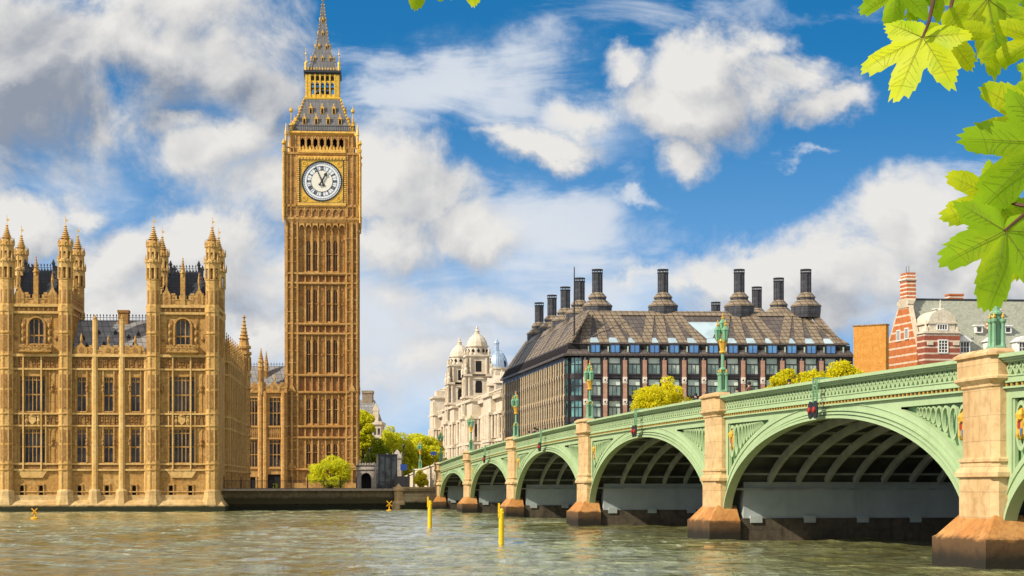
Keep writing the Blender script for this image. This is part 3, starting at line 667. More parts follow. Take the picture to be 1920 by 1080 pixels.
# ------------------------------------------------------------------ riverside palace
PD = 232.0; PX = (410 - CX) / F * PD; PROT = math.atan2(.0762, .9971)
pal = thing('palace', 'long golden gothic palace with pinnacled pavilion towers rising straight out of the river', 'palace', (PX, PD, 0), PROT)
def pa(px):                                     # photo column on the river front -> metres left of its corner
    q = (px - CX) / F; return (q * PD - PX) / (math.cos(PROT) - q * math.sin(PROT))
def pz(py): return H + (YH - py) / 14.72
def arcade_ribs(mb, x0, x1, z0, z1, step, y=-.09, w=.09, skip=(), m=0):
    n = max(1, round((x1 - x0) / step))
    for i in range(n + 1):
        x = x0 + (x1 - x0) * i / n
        if any(a - .05 < x < b + .05 for a, b in skip): continue
        mb.box(x - w / 2, x + w / 2, y, .05, z0, z1, m)
WINCACHE = {}
def window(parent, xc, z0, w, h, lights, transom, name='window', y=.30, loc=None, rz=0.0, pale=False):
    key = (round(w, 2), round(h, 2), lights, transom, parent.name)
    loc = loc or (xc, y, z0)
    if key in WINCACHE: return dup(WINCACHE[key], parent, loc, rz)
    mb = MB(); lw = w / lights; jw = min(.055, lw * .10)
    for i in range(lights + 1): x = -w / 2 + lw * i; mb.box(x - jw, x + jw, -.16, .0, 0, h)
    zs = [h] + ([h * transom] if transom else [])
    for zt_ in zs:
        hd = lw * .8
        for i in range(lights): mb.arch_head(-w / 2 + lw * (i + .5), lw - jw, zt_ - hd, zt_, -.12, -.01, n=3)
        mb.box(-w / 2, w / 2, -.15, .0, zt_ - .06, zt_ + .1)
    if h > 3.2:                                 # small tracery lights in the head
        zz = h - lw * 1.0
        for i in range(lights * 2 + 1): x = -w / 2 + lw * i / 2; mb.box(x - jw * .5, x + jw * .5, -.11, -.02, zz, h)
        mb.box(-w / 2, w / 2, -.11, -.02, zz - .05, zz + .05)
    mb.box(-w / 2 - .08, w / 2 + .08, -.42, 0, -.16, 0)
    o = mb.build(name, GOLDSTONE, parent, loc, rz)
    pb = MB(); pb.box(-w / 2, w / 2, 0, .05, 0, h); pb.build('pane', PALGLASS, o)
    WINCACHE[key] = o; return o

LEVP = dict(pl=pz(930), g1=pz(881), f1a=pz(870), f1b=pz(805), c1=pz(798.5), c2=pz(776), f2a=pz(772.5), f2b=pz(703), d1=pz(692.5), d2=pz(667))
mids = [pa(v) for v in (153, 203.7, 254)]
bigs = [pa(61), pa(341)]; XL = -46.0
big3 = bigs[0] - (bigs[1] - bigs[0]); allbig = [big3] + bigs if big3 > XL + 3 else bigs
wall = MB(); ops = []; winspec = []
for x in mids + [m - (bigs[1] - bigs[0]) for m in mids if m - (bigs[1] - bigs[0]) > XL + 1]:
    for za, zb in ((LEVP['f1a'] + .2, LEVP['f1b']), (LEVP['f2a'] + .1, LEVP['f2b'] - .3)):
        ops.append((x - .58, x + .58, za, zb)); winspec.append((x, za, 1.16, zb - za, 2, .46))
for xb in bigs:
    for za, zb in ((LEVP['f1a'] + .2, LEVP['f1b']), (LEVP['f2a'] + .1, LEVP['f2b'] - .2)):
        ops.append((xb - .98, xb + .98, za, zb)); winspec.append((xb, za, 1.96, zb - za, 4, .47))
        for sg in (-1, 1): ops.append((xb + sg * 1.38 - .2, xb + sg * 1.38 + .2, za, zb)); winspec.append((xb + sg * 1.38, za, .40, zb - za, 1, .47))
gw = [pa(v) for v in (41, 77, 149, 200.5, 251.5, 320.5, 357)]
for x in gw: ops.append((x - .24, x + .24, pz(928.5), pz(910)))
wall.wall(XL, 0, LEVP['pl'] - .2, LEVP['d2'], ops, 0, .32)
wall.box(XL, 0, .36, 10, 0, LEVP['d2'] - .2)
wall.build('facade_wall', GOLDSTONE, pal)
for s in winspec: window(pal, *s)
for x in gw:
    mb = MB(); 
    if x == gw[0]:
        mb.box(-.42, .42, -.14, .02, 1.25, 1.45); mb.box(-.42, -.3, -.14, .02, -.1, 1.3); mb.box(.3, .42, -.14, .02, -.1, 1.3); mb.arch_head(0, .48, .85, 1.26, -.05, .1, n=4); mb.box(-.45, .45, -.16, .05, -.14, 0)
        gwo = mb.build('cellar_window', GOLDSTONE, pal, (x, 0, pz(928.5))); pb = MB(); pb.box(-.24, .24, .28, .32, 0, 1.26); pb.build('pane', DARKVOID, gwo)
    else: dup(gwo, pal, (x, 0, pz(928.5)))
# carved bands, string courses, blind tracery
mb = MB(); cv = MB()
for z0, z1, pr, th in ((LEVP['g1'], LEVP['g1'], .28, .24), (LEVP['f1a'], 0, .24, .2), (LEVP['c1'], 0, .26, .2), (LEVP['c2'], 0, .30, .22), (LEVP['d1'], 0, .30, .24), (LEVP['d2'], 0, .42, .34), (pz(922), 0, .12, .12)):
    mb.box(XL, .1, -pr, .05, z0 - th / 2, z0 + th / 2)
mb.build('string_course', PALEGOLD, pal)
cv.box(XL, 0, -.05, .1, LEVP['c1'] + .2, LEVP['c2'] - .2); cv.box(XL, 0, -.06, .1, LEVP['d1'] + .2, LEVP['d2'] - .25); cv.box(XL, 0, -.05, .1, LEVP['g1'] + .16, LEVP['f1a'] - .14)
rr = random.Random(3)
for z0, z1, st in ((LEVP['c1'], LEVP['c2'], .62), (LEVP['d1'], LEVP['d2'], .55)):
    n = int(-XL / st)
    for i in range(n):
        x = XL + st * (i + .5); zc = (z0 + z1) / 2
        cv.box(x - st * .5 - .035, x - st * .5 + .035, -.16, 0, z0 + .1, z1 - .1)
        if i % 3 != 1: cv.lathe(x, -.02, [(.05, zc - .4), (.2, zc - .25), (.12, zc), (.22, zc + .2), (.05, zc + .42)], 5)
        else: cv.arch_head(x, st * .7, zc, z1 - .15, -.14, -.02, n=3)
for xb in bigs:                                 # shield and crown panels between the big windows
    cv.exz([(xb - .45, pz(780)), (xb - .45, pz(790)), (xb, pz(797)), (xb + .45, pz(790)), (xb + .45, pz(780))], -.22, 0, 1)
    cv.lathe(xb, -.1, [(.3, pz(780)), (.36, pz(777.5)), (.1, pz(776.4))], 6, m=1)
    for sg in (-1, 1): cv.lathe(xb + sg * .75, -.08, [(.1, pz(797)), (.26, pz(790)), (.14, pz(784)), (.22, pz(781)), (.05, pz(778))], 5, m=1)
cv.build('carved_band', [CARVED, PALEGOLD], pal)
rb = MB()
def skips(za): return [(o[0], o[1]) for o in ops if o[2] < za < o[3]]
for za, zb in ((LEVP['f1a'] + .2, LEVP['c1'] - .1), (LEVP['f2a'] + .1, LEVP['d1'] - .1)):
    sk = skips((za + zb) / 2)
    arcade_ribs(rb, XL + .4, -.4, za, zb, .58, -.08, .08, sk)
    for a, b in sk:
        for e in (a - .1, b + .1): rb.box(e - .09, e + .09, -.2, .05, za, zb)
    n = int(-XL / .58)
    for i in range(n):
        x = XL + .4 + .58 * (i + .5)
        if any(a - .25 < x < b + .25 for a, b in sk): continue
        rb.arch_head(x, .48, zb - .75, zb - .2, -.07, .02, n=3); rb.arch_head(x, .48, (za + zb) / 2 - .45, (za + zb) / 2, -.07, .02, n=3)
        rb.box(x - .29, x + .29, -.06, .02, (za + zb) / 2, (za + zb) / 2 + .1)
    for i, x in enumerate([(mids[0] + mids[1]) / 2 - 1.0, (mids[0] + mids[1]) / 2 + 1.0, (mids[1] + mids[2]) / 2 - .95, (mids[1] + mids[2]) / 2 + .95] + [b + s * 2.5 for b in bigs for s in (-1, 1)]):
        zc = (za + zb) / 2 + .3; rb.lathe(x, -.05, [(.06, zc - .6), (.26, zc - .3), (.16, zc), (.26, zc + .25), (.05, zc + .55)], 6, m=1)
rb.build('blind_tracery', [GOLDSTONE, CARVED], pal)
# buttresses between the middle windows, on the mid range
bt = MB()
for x in [(mids[0] + mids[1]) / 2, (mids[1] + mids[2]) / 2]:
    bt.lathe(x, -.05, [(.62, .5), (.62, 2.2), (.42, 2.6), (.42, LEVP['d2']), (.34, LEVP['d2'] + .3), (.34, pz(600))], 8); bt.pinnacle(x, -.05, .3, pz(602), pz(600), pz(590), crock=3)
for x in [mids[0] - 1.5, mids[2] + 1.35]: bt.lathe(x, 0, [(.28, 2.4), (.28, LEVP['d2'])], 8)
for xb in bigs:
    for s in (-1, 1): bt.box(xb + s * 1.13 - .09, xb + s * 1.13 + .09, -.34, .05, LEVP['f1a'] - .8, pz(658)); bt.box(xb + s * 1.68 - .08, xb + s * 1.68 + .08, -.2, .05, LEVP['f1a'] - .2, LEVP['d1'])
    bt.exz([(xb - 1.9, LEVP['g1'] - .1), (xb + 1.9, LEVP['g1'] - .1), (xb + 1.3, LEVP['g1'] - 1.0), (xb - 1.3, LEVP['g1'] - 1.0)], -.22, .05)
bt.build('buttress', PALEGOLD, pal)  # pale stone here stands for the sunlit edges
# plinth stepping into the river
pl = MB()
pl.rings([[(XL, -1.5, -1), (.9, -1.5, -1), (.9, 12, -1), (XL, 12, -1)], [(XL, -1.5, .75), (.9, -1.5, .75), (.9, 12, .75), (XL, 12, .75)], [(XL, -1.2, .85), (.7, -1.2, .85), (.7, 12, .85), (XL, 12, .85)],
          [(XL, -.75, 1.25), (.45, -.75, 1.25), (.45, 12, 1.25), (XL, 12, 1.25)], [(XL, -.3, 1.5), (.2, -.3, 1.5), (.2, 12, 1.5), (XL, 12, 1.5)], [(XL, -.25, 2.1), (.15, -.25, 2.1), (.15, 12, 2.1), (XL, 12, 2.1)]])
TUR = {'r': [pa(288), pa(398)], 'l': [pa(13), pa(123)]}
for x in TUR['r'] + TUR['l'] + [(mids[0] + mids[1]) / 2, (mids[1] + mids[2]) / 2]:
    w = 1.0 if x in TUR['r'] + TUR['l'] else .75
    pl.lathe(x, -.1, [(w * 1.45, .3), (w * 1.45, .9), (w * 1.1, 2.0), (w * 1.05, 2.6), (w * .7, 2.9)], 8)
pl.build('river_plinth', PLINTH, pal)
# parapet with stepped battlements, roof and cresting of the middle range
def parapet(mb, x0, x1, z0, y0=-.2, y1=.15, gables=(), step=1.55, hh=1.0):
    mb.box(x0, x1, y0, y1, z0, z0 + hh * .55)
    n = max(2, round((x1 - x0) / step)); st = (x1 - x0) / n
    for i in range(n):
        a = x0 + st * i
        mb.box(a + st * .12, a + st * .88, y0, y1, z0 + hh * .55, z0 + hh); mb.box(a + st * .3, a + st * .7, y0 - .03, y1 + .03, z0 + hh, z0 + hh * 1.22)
        mb.box(a + st * .36, a + st * .64, y0 - .05, y0 + .02, z0 + hh * .2, z0 + hh * .85, 1)
    mb.box(x0, x1, y0 - .06, y1, z0 + hh * .5, z0 + hh * .6)
    for g, gw_, gh in gables:
        mb.exz([(g - gw_, z0), (g - gw_, z0 + gh * .5), (g - gw_ * .35, z0 + gh * .72), (g, z0 + gh), (g + gw_ * .35, z0 + gh * .72), (g + gw_, z0 + gh * .5), (g + gw_, z0)], y0 - .1, y1 + .05)
        mb.lathe(g, (y0 + y1) / 2 - .1, [(.09, z0 + gh * .9), (.2, z0 + gh * 1.15), (.03, z0 + gh * 1.6)], 6)
        mb.exz([(g - gw_ * .35, z0 + .25), (g - gw_ * .35, z0 + gh * .45), (g, z0 + gh * .62), (g + gw_ * .35, z0 + gh * .45), (g + gw_ * .35, z0 + .25)], y0 - .13, y0 - .08, 1)
pp = MB(); za = LEVP['d2'] + .1
parapet(pp, TUR['l'][1] + 1, TUR['r'][0] - 1, za, gables=[(mids[0], .75, 1.7), (mids[1], .75, 1.6), (mids[2], .75, 1.6)])
pp.build('parapet', [GOLDSTONE, CARVED], pal)
pp = MB(); parapet(pp, XL, TUR['l'][0] - 1, za); pp.build('parapet', [GOLDSTONE, CARVED], pal)
rf = MB(); xl, xr = TUR['l'][1] + .5, TUR['r'][0] - .5
zrt = H + (YH - 602.5) / F * (PD + 6)
for a, b in ((xl, xr), (XL, TUR['l'][0] - .5)): rf.rings([[(a, .6, za - .1), (a, 6.2, zrt), (a, 12, za - .1)], [(b, .6, za - .1), (b, 6.2, zrt), (b, 12, za - .1)]])
rfo = rf.build('roof', LEAD, pal)
cr = MB()
def crest(mb, p, q, z, hh=.75, step=.42):
    p = Vector(p); q = Vector(q); L = (q - p).length; n = max(2, round(L / step))
    for zz in (z + .05, z + hh * .55): mb.bar((p.x, p.y, zz), (q.x, q.y, zz), .05)
    for i in range(n + 1):
        c = p.lerp(q, i / n); mb.bar((c.x, c.y, z - .1), (c.x, c.y, z + hh), .06)
        mb.lathe(c.x, c.y, [(.02, z + hh * .75), (.13, z + hh * .9), (.02, z + hh * 1.15)], 4)
crest(cr, (xl, 6.2, 0), (xr, 6.2, 0), zrt); cr.build('roof_cresting', BLACK, rfo)
ch = MB(); x = pa(221) - .1; ch.box(x - .65, x + .65, 5.6, 7, zrt - 1, zrt + 1.2); ch.box(x - .75, x + .75, 5.5, 7.1, zrt + 1.0, zrt + 1.35); ch.build('chimney', CARVED, rfo)
vt = MB()
for i, (dx, dz) in enumerate(((-6.6, .5), (-4.4, .3), (-1.9, .6), (.6, .35), (2.6, .6), (-5.2, 1.4), (-3.0, 2.2), (-.5, 2.2), (1.6, 1.6), (3.0, 2.0))):
    zz = za + dz * 1.0 + .9; yy = .6 + 5.6 * (zz - za) / (zrt - za); xx = (xl + xr) / 2 + dx * .85 + .6
    vt = MB(); vt.exz([(xx - .25, zz), (xx, zz + .45), (xx + .25, zz)], yy - .35, yy + .4); vt.build('roof_vent', BLACK, rfo)
# pavilion towers: corner turrets, big window with balcony, slate pavilion roof
zt0, zt1, zt2 = pz(587), pz(574), pz(553)
def turret_mb(r=.86, front=True, low=0.3):
    mb = MB()
    zs = [(r, low), (r, zt0), (r * 1.14, zt0 + .12), (r * 1.14, zt1), (r * 1.02, zt1 + .15), (r * 1.02, pz(526)), (r * 1.12, pz(525)), (r * 1.12, pz(523.5))]
    mb.lathe(0, 0, zs, 8)
    mb.lathe(0, 0, [(r * .62, pz(524)), (r * .62, pz(460))], 8, m=1)
    for z0, z1, rr_ in ((pz(524), pz(492), .98), (pz(490), pz(462), .84)):
        for k in range(8):
            a = PI / 8 + 2 * PI * k / 8; x, y = r * rr_ * math.cos(a), r * rr_ * math.sin(a); mb.lathe(x, y, [(r * .21, z0), (r * .17, z1), (r * .24, z1 + .1)], 5)
        mb.lathe(0, 0, [(r * (rr_ + .12), z1 - .75), (r * (rr_ + .12), z1 - .1), (r * (rr_ + .28), z1), (r * (rr_ + .28), z1 + .22), (r * rr_, z1 + .4)], 8)
        for k in range(8): a = 2 * PI * k / 8; mb.lathe(r * (rr_ + .2) * math.cos(a), r * (rr_ + .2) * math.sin(a), [(.09, z1 - .1), (.13, z1 + .4), (.02, z1 + 1.0)], 4)
    mb.pinnacle(0, 0, r * .8, pz(464), pz(459), pz(423), crock=6)
    for zz in (LEVP['g1'], LEVP['c1'], LEVP['c2'], LEVP['d1'], LEVP['d2'], LEVP['f1a'], pz(625)): mb.lathe(0, 0, [(r * 1.04, zz - .16), (r * 1.16, zz - .05), (r * 1.16, zz + .1), (r * 1.02, zz + .16)], 8)
    for k in range(8):                          # angle shafts and sunk panels
        a = PI / 8 + 2 * PI * k / 8; mb.bar((r * 1.0 * math.cos(a), r * 1.0 * math.sin(a), low + 1.5), (r * 1.0 * math.cos(a), r * 1.0 * math.sin(a), zt0), .13)
        a = 2 * PI * k / 8; c, s_ = math.cos(a), math.sin(a); rr_ = r * .925
        for z0, z1 in ((LEVP['f1a'] + .4, LEVP['f1b'] - 2), (LEVP['f1b'] - 1.7, LEVP['f1b'] - .1), (LEVP['f2a'] + .4, LEVP['f2b'] - 2), (LEVP['f2b'] - 1.7, LEVP['f2b']), (pz(660), pz(630)), (pz(620), pz(592)), (pz(570), pz(545))):
            t_ = .17; mb.rings([[(rr_ * c - s_ * u, rr_ * s_ + c * u, z) for u, z in ((-t_, z0), (t_, z0), (t_, z1), (-t_, z1))], [((rr_ + .03) * c - s_ * u, (rr_ + .03) * s_ + c * u, z) for u, z in ((-t_, z0), (t_, z0), (t_, z1), (-t_, z1))]], m=1)
    return mb
def finial_rod():
    mb = MB(); mb.bar((0, 0, pz(424)), (0, 0, pz(405)), .06); mb.exz([(0, pz(412)), (.28, pz(413)), (.28, pz(416)), (0, pz(416))], -.02, .02); return mb
turret = None
for side in ('r', 'l'):
    x0, x1 = TUR[side]; xm = (x0 + x1) / 2
    ops2 = [(xm - .92, xm + .92, pz(646), pz(597))]
    mb = MB(); mb.wall(x0, x1, LEVP['d2'], zt0, ops2, .0, .35)
    for ang, (ox, oy, wd) in ((PI / 2, (x1 + .55, .0, 9.5)), (-PI / 2, (x0 - .55, 9.5, 9.5))):
        s = MB(); s.wall(0, wd, LEVP['d2'] if side == 'l' or ang < 0 else 2.0, zt0, [], 0, .3); arcade_ribs(s, .8, wd - .8, LEVP['d2'] + .4, zt0 - .3, .75, -.12, .12)
        c, sn = math.cos(ang), math.sin(ang); mb.merge(s, lambda p: (ox + p[0] * c - p[1] * sn, oy + p[0] * sn + p[1] * c, p[2]))
    mb.box(x0 - .5, x1 + .5, .4, 9.5, LEVP['d2'] - 1, zt1)
    arcade_ribs(mb, x0 + .9, xm - 1.9, LEVP['d2'] + .5, zt0 - .2, .8, -.1, .12); arcade_ribs(mb, xm + 1.9, x1 - .9, LEVP['d2'] + .5, zt0 - .2, .8, -.1, .12)
    for sg in (-1, 1):                          # statue niches beside the window
        mb.box(xm + sg * 1.65 - .3, xm + sg * 1.65 + .3, -.1, .02, pz(645), pz(600), 1)
        for zz in (642, 629, 616): mb.lathe(xm + sg * 1.65, -.1, [(.1, pz(zz)), (.22, pz(zz - 3)), (.2, pz(zz - 6)), (.1, pz(zz - 9))], 6)
        mb.lathe(xm + sg * 2.5, -.05, [(.1, pz(640)), (.3, pz(635)), (.1, pz(630))], 6, m=1)
        mb.box(xm + sg * 1.1 - .1, xm + sg * 1.1 + .1, -.3, .02, pz(648), pz(610))
    hw_ = 1.0                                   # round hood over the window
    arc = [(xm + hw_ * math.cos(a), pz(612) + 1.05 * math.sin(a)) for a in np.linspace(0, PI, 13)]; arc2 = [(xm + (hw_ + .18) * math.cos(a), pz(612) + 1.23 * math.sin(a)) for a in np.linspace(PI, 0, 13)]
    mb.exz(arc + arc2, -.22, .05)
    for sg in (-1, 1): mb.exz([(xm + sg * .92, pz(612))] + [(xm + sg * .92 * math.cos(a), pz(612) + .98 * math.sin(a)) for a in np.linspace(.1, PI / 2, 7)] + [(xm + sg * .92, pz(597) + .02)], .0, .12)
    mb.build('pavilion_wall', [GOLDSTONE, CARVED], pal)
    window(pal, xm, pz(645), 1.84, pz(598) - pz(645), 3, .32)
    bl = MB(); parapet(bl, xm - 2.0, xm + 2.0, pz(658), -.95, -.75, step=1.0, hh=.62); bl.box(xm - 2.0, xm + 2.0, -.95, 0, pz(661), pz(658)); bl.rings([[(xm - 1.2, -.1, pz(668)), (xm + 1.2, -.1, pz(668)), (xm + 1.2, .0, pz(668)), (xm - 1.2, .0, pz(668))], [(xm - 2, -.9, pz(661)), (xm + 2, -.9, pz(661)), (xm + 2, 0, pz(661)), (xm - 2, 0, pz(661))]])
    for sg in (-1, 1): bl.box(xm + sg * 1.9 - .1, xm + sg * 1.9 + .1, -.95, 0, pz(658), pz(648))
    bl.build('balcony', [GOLDSTONE, CARVED], pal)
    cn = MB()
    for z_, pr, th in ((zt0, .35, .3), (zt1, .45, .35)): cn.rect([((x1 - x0) / 2 + .3 + pr, 4.75 + pr, z_ - th / 2), ((x1 - x0) / 2 + .3 + pr, 4.75 + pr, z_ + th / 2)], xm, 4.75)
    cn.box(x0, x1, -.08, .1, zt0 + .15, zt1 - .15, 1)
    for i in range(12): x = x0 + (x1 - x0) * (i + .5) / 12; cn.lathe(x, -.08, [(.03, zt0 + .2), (.2, (zt0 + zt1) / 2), (.03, zt1 - .2)], 4)
    cn.build('cornice', [PALEGOLD, CARVED], pal)
    pp = MB(); parapet(pp, x0 + .7, x1 - .7, zt1 + .17, -.25, .1, [(xm - 2.05, .55, 2.6), (xm + 2.05, .55, 2.6)], 1.25, pz(553) - zt1 - .2)
    pp.lathe(xm, -.1, [(.42, zt1), (.42, pz(520)), (.3, pz(518))], 4); pp.pinnacle(xm, -.1, .34, pz(520), pz(512), pz(482), 6, crock=4)
    for ang, ox, oy in ((PI / 2, x1 + .45, .6), (-PI / 2, x0 - .45, 8.9), (PI, x1, 9.5)):
        s = MB(); parapet(s, 0, 8.3 if ang != PI else x1 - x0, zt1 + .17, -.2, .1, [(4.1, .5, 2.4)], 1.25, 1.3); c, sn = math.cos(ang), math.sin(ang); pp.merge(s, lambda p: (ox + p[0] * c - p[1] * sn, oy + p[0] * sn + p[1] * c, p[2]))
    pp.build('pavilion_parapet', [GOLDSTONE, CARVED], pal)
    rf = MB(); hx = (x1 - x0) / 2 - .75; zr = pz(505)
    rf.rect([(hx + .1, 4.0, zt1 + .2), (hx - .15, 3.7, zt1 + 1.4), (hx - .75, 3.0, zt1 + 3.4), (hx - 1.15, 2.5, zr)], xm, 4.75)
    ro = rf.build('pavilion_roof', DARKSLATE, pal)
    cr = MB(); a = hx - 1.15
    for p, q in (((xm - a, 2.25, 0), (xm + a, 2.25, 0)), ((xm - a, 7.25, 0), (xm + a, 7.25, 0)), ((xm - a, 2.25, 0), (xm - a, 7.25, 0)), ((xm + a, 2.25, 0), (xm + a, 7.25, 0))): crest(cr, p, q, zr, .8, .4)
    for sx in (-1, 1):
        for sy in (-1, 1):
            cr.lathe(xm + sx * a, 4.75 + sy * 2.5, [(.12, zr - .3), (.16, zr + .8), (.3, zr + .9), (.03, zr + 1.5)], 5)
            cr.bar((xm + sx * (hx - .1), 4.75 + sy * 3.75, zt1 + 1.2), (xm + sx * a, 4.75 + sy * 2.5, zr), .16)
            for k in range(6): q = k / 6; cr.lathe(xm + sx * (hx - .1 + (a - hx + .1) * q), 4.75 + sy * (3.75 - 1.25 * q), [(.03, zt1 + 1.2 + (zr - zt1 - 1.2) * q), (.18, zt1 + 1.4 + (zr - zt1 - 1.2) * q), (.02, zt1 + 1.75 + (zr - zt1 - 1.2) * q)], 4)
    cr.build('roof_cresting', DARKSLATE, ro)
    for x, yb in ((x0, 0), (x1, 0), (x0, 9.5), (x1, 9.5)):
        if turret is None:
            turret = turret_mb().build('turret', [TURRETSTONE, CARVED], pal, (x, yb, 0)); finial_rod().build('finial', OLDGOLD, turret)
        else: dup(turret, pal, (x, yb, 0))
# small ventilation spirelet behind the left pavilion
mb = MB(); z0 = zt1 + 2; mb.lathe(0, 0, [(.7, z0), (.7, pz(487)), (.85, pz(486)), (.85, pz(484)), (.5, pz(480)), (.12, pz(462)), (.04, pz(461))], 8); mb.bar((0, 0, pz(462)), (0, 0, pz(450)), .08)
mb.build('spirelet', DARKSLATE, pal, (pa(106) - 1.2, 16, 0))
# north front running back from the corner: a wall of close-set buttresses with pinnacles
nf = MB(); L0, L1 = 10.0, 43.5
nf.wall(L0 - .5, L1, 2.0, LEVP['d2'], [], 0, .3)
for zz, pr in ((LEVP['g1'], .2), (LEVP['f1a'], .18), (LEVP['c1'], .2), (LEVP['c2'], .24), (LEVP['d1'], .25), (LEVP['d2'], .4)): nf.box(L0, L1, -pr, .1, zz - .13, zz + .13, 2)
nf.box(L0, L1, -.05, .1, LEVP['c1'] + .2, LEVP['c2'] - .2, 1); nf.box(L0, L1, -.05, .1, LEVP['d1'] + .2, LEVP['d2'] - .2, 1)
NB = 11
for i in range(NB):
    x = L0 + 1.2 + (L1 - L0 - 2.4) * i / (NB - 1)
    nf.box(x - .45, x + .45, -.62, .05, 2, 5.2); nf.box(x - .38, x + .38, -.52, .05, 5.2, LEVP['d2'] + .3)
    for q in (-.36, -.12, .12): nf.bar((x - .40, q - .3, 5.2), (x - .40, q - .3, LEVP['d2']), .1, m=2)  # pale ribs paint light onto the shaded buttress faces
    for zz in (LEVP['g1'], LEVP['f1a'], LEVP['c1'], LEVP['c2'], LEVP['d1'], LEVP['d2']): nf.box(x - .5, x + .5, -.72, 0, zz - .12, zz + .12, 2)
    for z0_, z1_ in ((LEVP['c1'], LEVP['c2']), (LEVP['d1'], LEVP['d2'])): nf.box(x - .40, x + .3, -.5, 0, z0_ + .2, z1_ - .2, 1)
    nf.pinnacle(x, -.12, .26, LEVP['d2'], LEVP['d2'] + 1.6, LEVP['d2'] + 4.0, 6, crock=4)
    if i < NB - 1:
        xm = x + (L1 - L0 - 2.4) / (NB - 1) / 2
        for za_, zb_ in ((LEVP['f1a'] + .3, LEVP['f1b']), (LEVP['f2a'] + .3, LEVP['f2b'])):
            nf.box(xm - .6, xm + .6, -.02, .1, za_, zb_, 3)
            for q in (-.6, 0, .6): nf.box(xm + q - .07, xm + q + .07, -.15, .05, za_, zb_)
            nf.box(xm - .6, xm + .6, -.12, .05, za_ + (zb_ - za_) * .46, za_ + (zb_ - za_) * .5)
        nf.lathe(xm, -.05, [(.16, LEVP['d2']), (.12, LEVP['d2'] + 1.5), (.02, LEVP['d2'] + 2.3)], 5)
s = MB(); parapet(s, L0, L1, LEVP['d2'] + .1); nf.merge(s)
nf.build('return_wall', [GOLDSTONE, CARVED, PALEGOLD, PALGLASS], pal, (.0, 0, 0), PI / 2)
mb = MB(); mb.box(-30, -.3, 9.6, 43.5, 2, LEVP['d2'] - .3); mb.build('inner_range', CARVED, pal)
mb = MB(); mb.rings([[(-11, 9, 19.5), (-6, 9, zrt), (-.8, 9, 19.5)], [(-11, 43, 19.5), (-6, 43, zrt), (-.8, 43, 19.5)]]); mb.build('roof', LEAD, pal)
mb = MB(); r = 1.0
mb.lathe(0, 0, [(r, 2.0), (r, LEVP['d2']), (r * 1.2, LEVP['d2'] + .1), (r * 1.2, LEVP['d2'] + .5), (r, LEVP['d2'] + .6), (r, 23.2), (r * 1.2, 23.3), (r * 1.2, 23.7)], 8); mb.pinnacle(0, 0, r * .85, 23.5, 24.2, 29.3, crock=6)
for k in range(8): a = 2 * PI * k / 8; mb.box(r * .93 * math.cos(a) - .14, r * .93 * math.cos(a) + .14, r * .93 * math.sin(a) - .14, r * .93 * math.sin(a) + .14, 20.9, 22.9, 1)
for zz in (LEVP['g1'], LEVP['c1'], LEVP['c2'], LEVP['d1']): mb.lathe(0, 0, [(r * 1.0, zz - .2), (r * 1.18, zz), (r * 1.0, zz + .2)], 8)
mb.build('turret', [GOLDSTONE, CARVED], pal, (.1, 44.3, 0)); 

# low wing between palace and clock tower
WD = 319.5; WSC = F / WD
def wz(py): return H + (YH - py) / WSC
def wx(px): return (px - CX) / F * WD
wg = thing('palace_wing', 'low golden stone wing with pale grey roof joining palace and clock tower', 'palace wing', (wx(500), WD, 0), PROT)
x0, x1 = wx(452) - wx(500), wx(538) - wx(500)
def lx(px): return wx(px) - wx(500)
W1, W2 = (wz(798), wz(746)), (wz(875), wz(825)); wins = [lx(475), lx(515.5)]
ops = [(x - w / 2, x + w / 2, a, b) for x, w in zip(wins, (1.5, 1.95)) for a, b in (W1, W2)] + [(lx(502), lx(526), 2.6, wz(900) + 1.0), (lx(466), lx(479), 2.6, wz(905) + 1.0)]
mb = MB(); mb.wall(x0, x1, 2.4, wz(735), ops, 0, .4); mb.box(x0, x1, .45, 9, 2.4, wz(736))
for py, pr in ((735, .4), (800, .25), (822, .25), (878, .25)): mb.box(x0, x1, -pr, .1, wz(py) - .14, wz(py) + .14)
mb.box(x0, x1, -.06, .1, wz(820), wz(802), 1)
for i in range(22): x = x0 + (x1 - x0) * (i + .5) / 22; mb.box(x - .05, x + .05, -.15, .05, wz(820), wz(802)); mb.lathe(x + .17, -.05, [(.04, wz(818)), (.17, wz(811)), (.04, wz(804))], 4, m=1)
for px in (488, 497, 531): mb.lathe(lx(px), -.1, [(.42, 2.4), (.42, wz(735))], 8)
mb.build('facade_wall', [TOWERSTONE, CARVED], wg)
for x, w in zip(wins, (1.5, 1.95)):
    for a, b in (W1, W2): window(wg, x, a, w, b - a, 3, .45)
for a, b in ((lx(502), lx(526)), (lx(466), lx(479))): mb = MB(); mb.box(a, b, .3, .4, 2.6, wz(900) + 1.0); mb.build('door', DARKVOID, wg)
mb = MB(); parapet(mb, x0, x1, wz(735) + .1, gables=[(lx(515), .9, 2.0)], hh=1.3); mb.build('parapet', [TOWERSTONE, CARVED], wg)
mb = MB(); mb.rings([[(x0, .5, wz(733)), (x0, 4.5, H + (YH - 687) / F * (WD + 4.5)), (x0, 9, wz(733))], [(x1, .5, wz(733)), (x1, 4.5, H + (YH - 687) / F * (WD + 4.5)), (x1, 9, wz(733))]]); ro = mb.build('roof', LEAD, wg)
mb = MB(); crest(mb, (x0, 4.5, 0), (x1, 4.5, 0), H + (YH - 687) / F * (WD + 4.5), .6, .5); mb.build('roof_cresting', BLACK, ro)
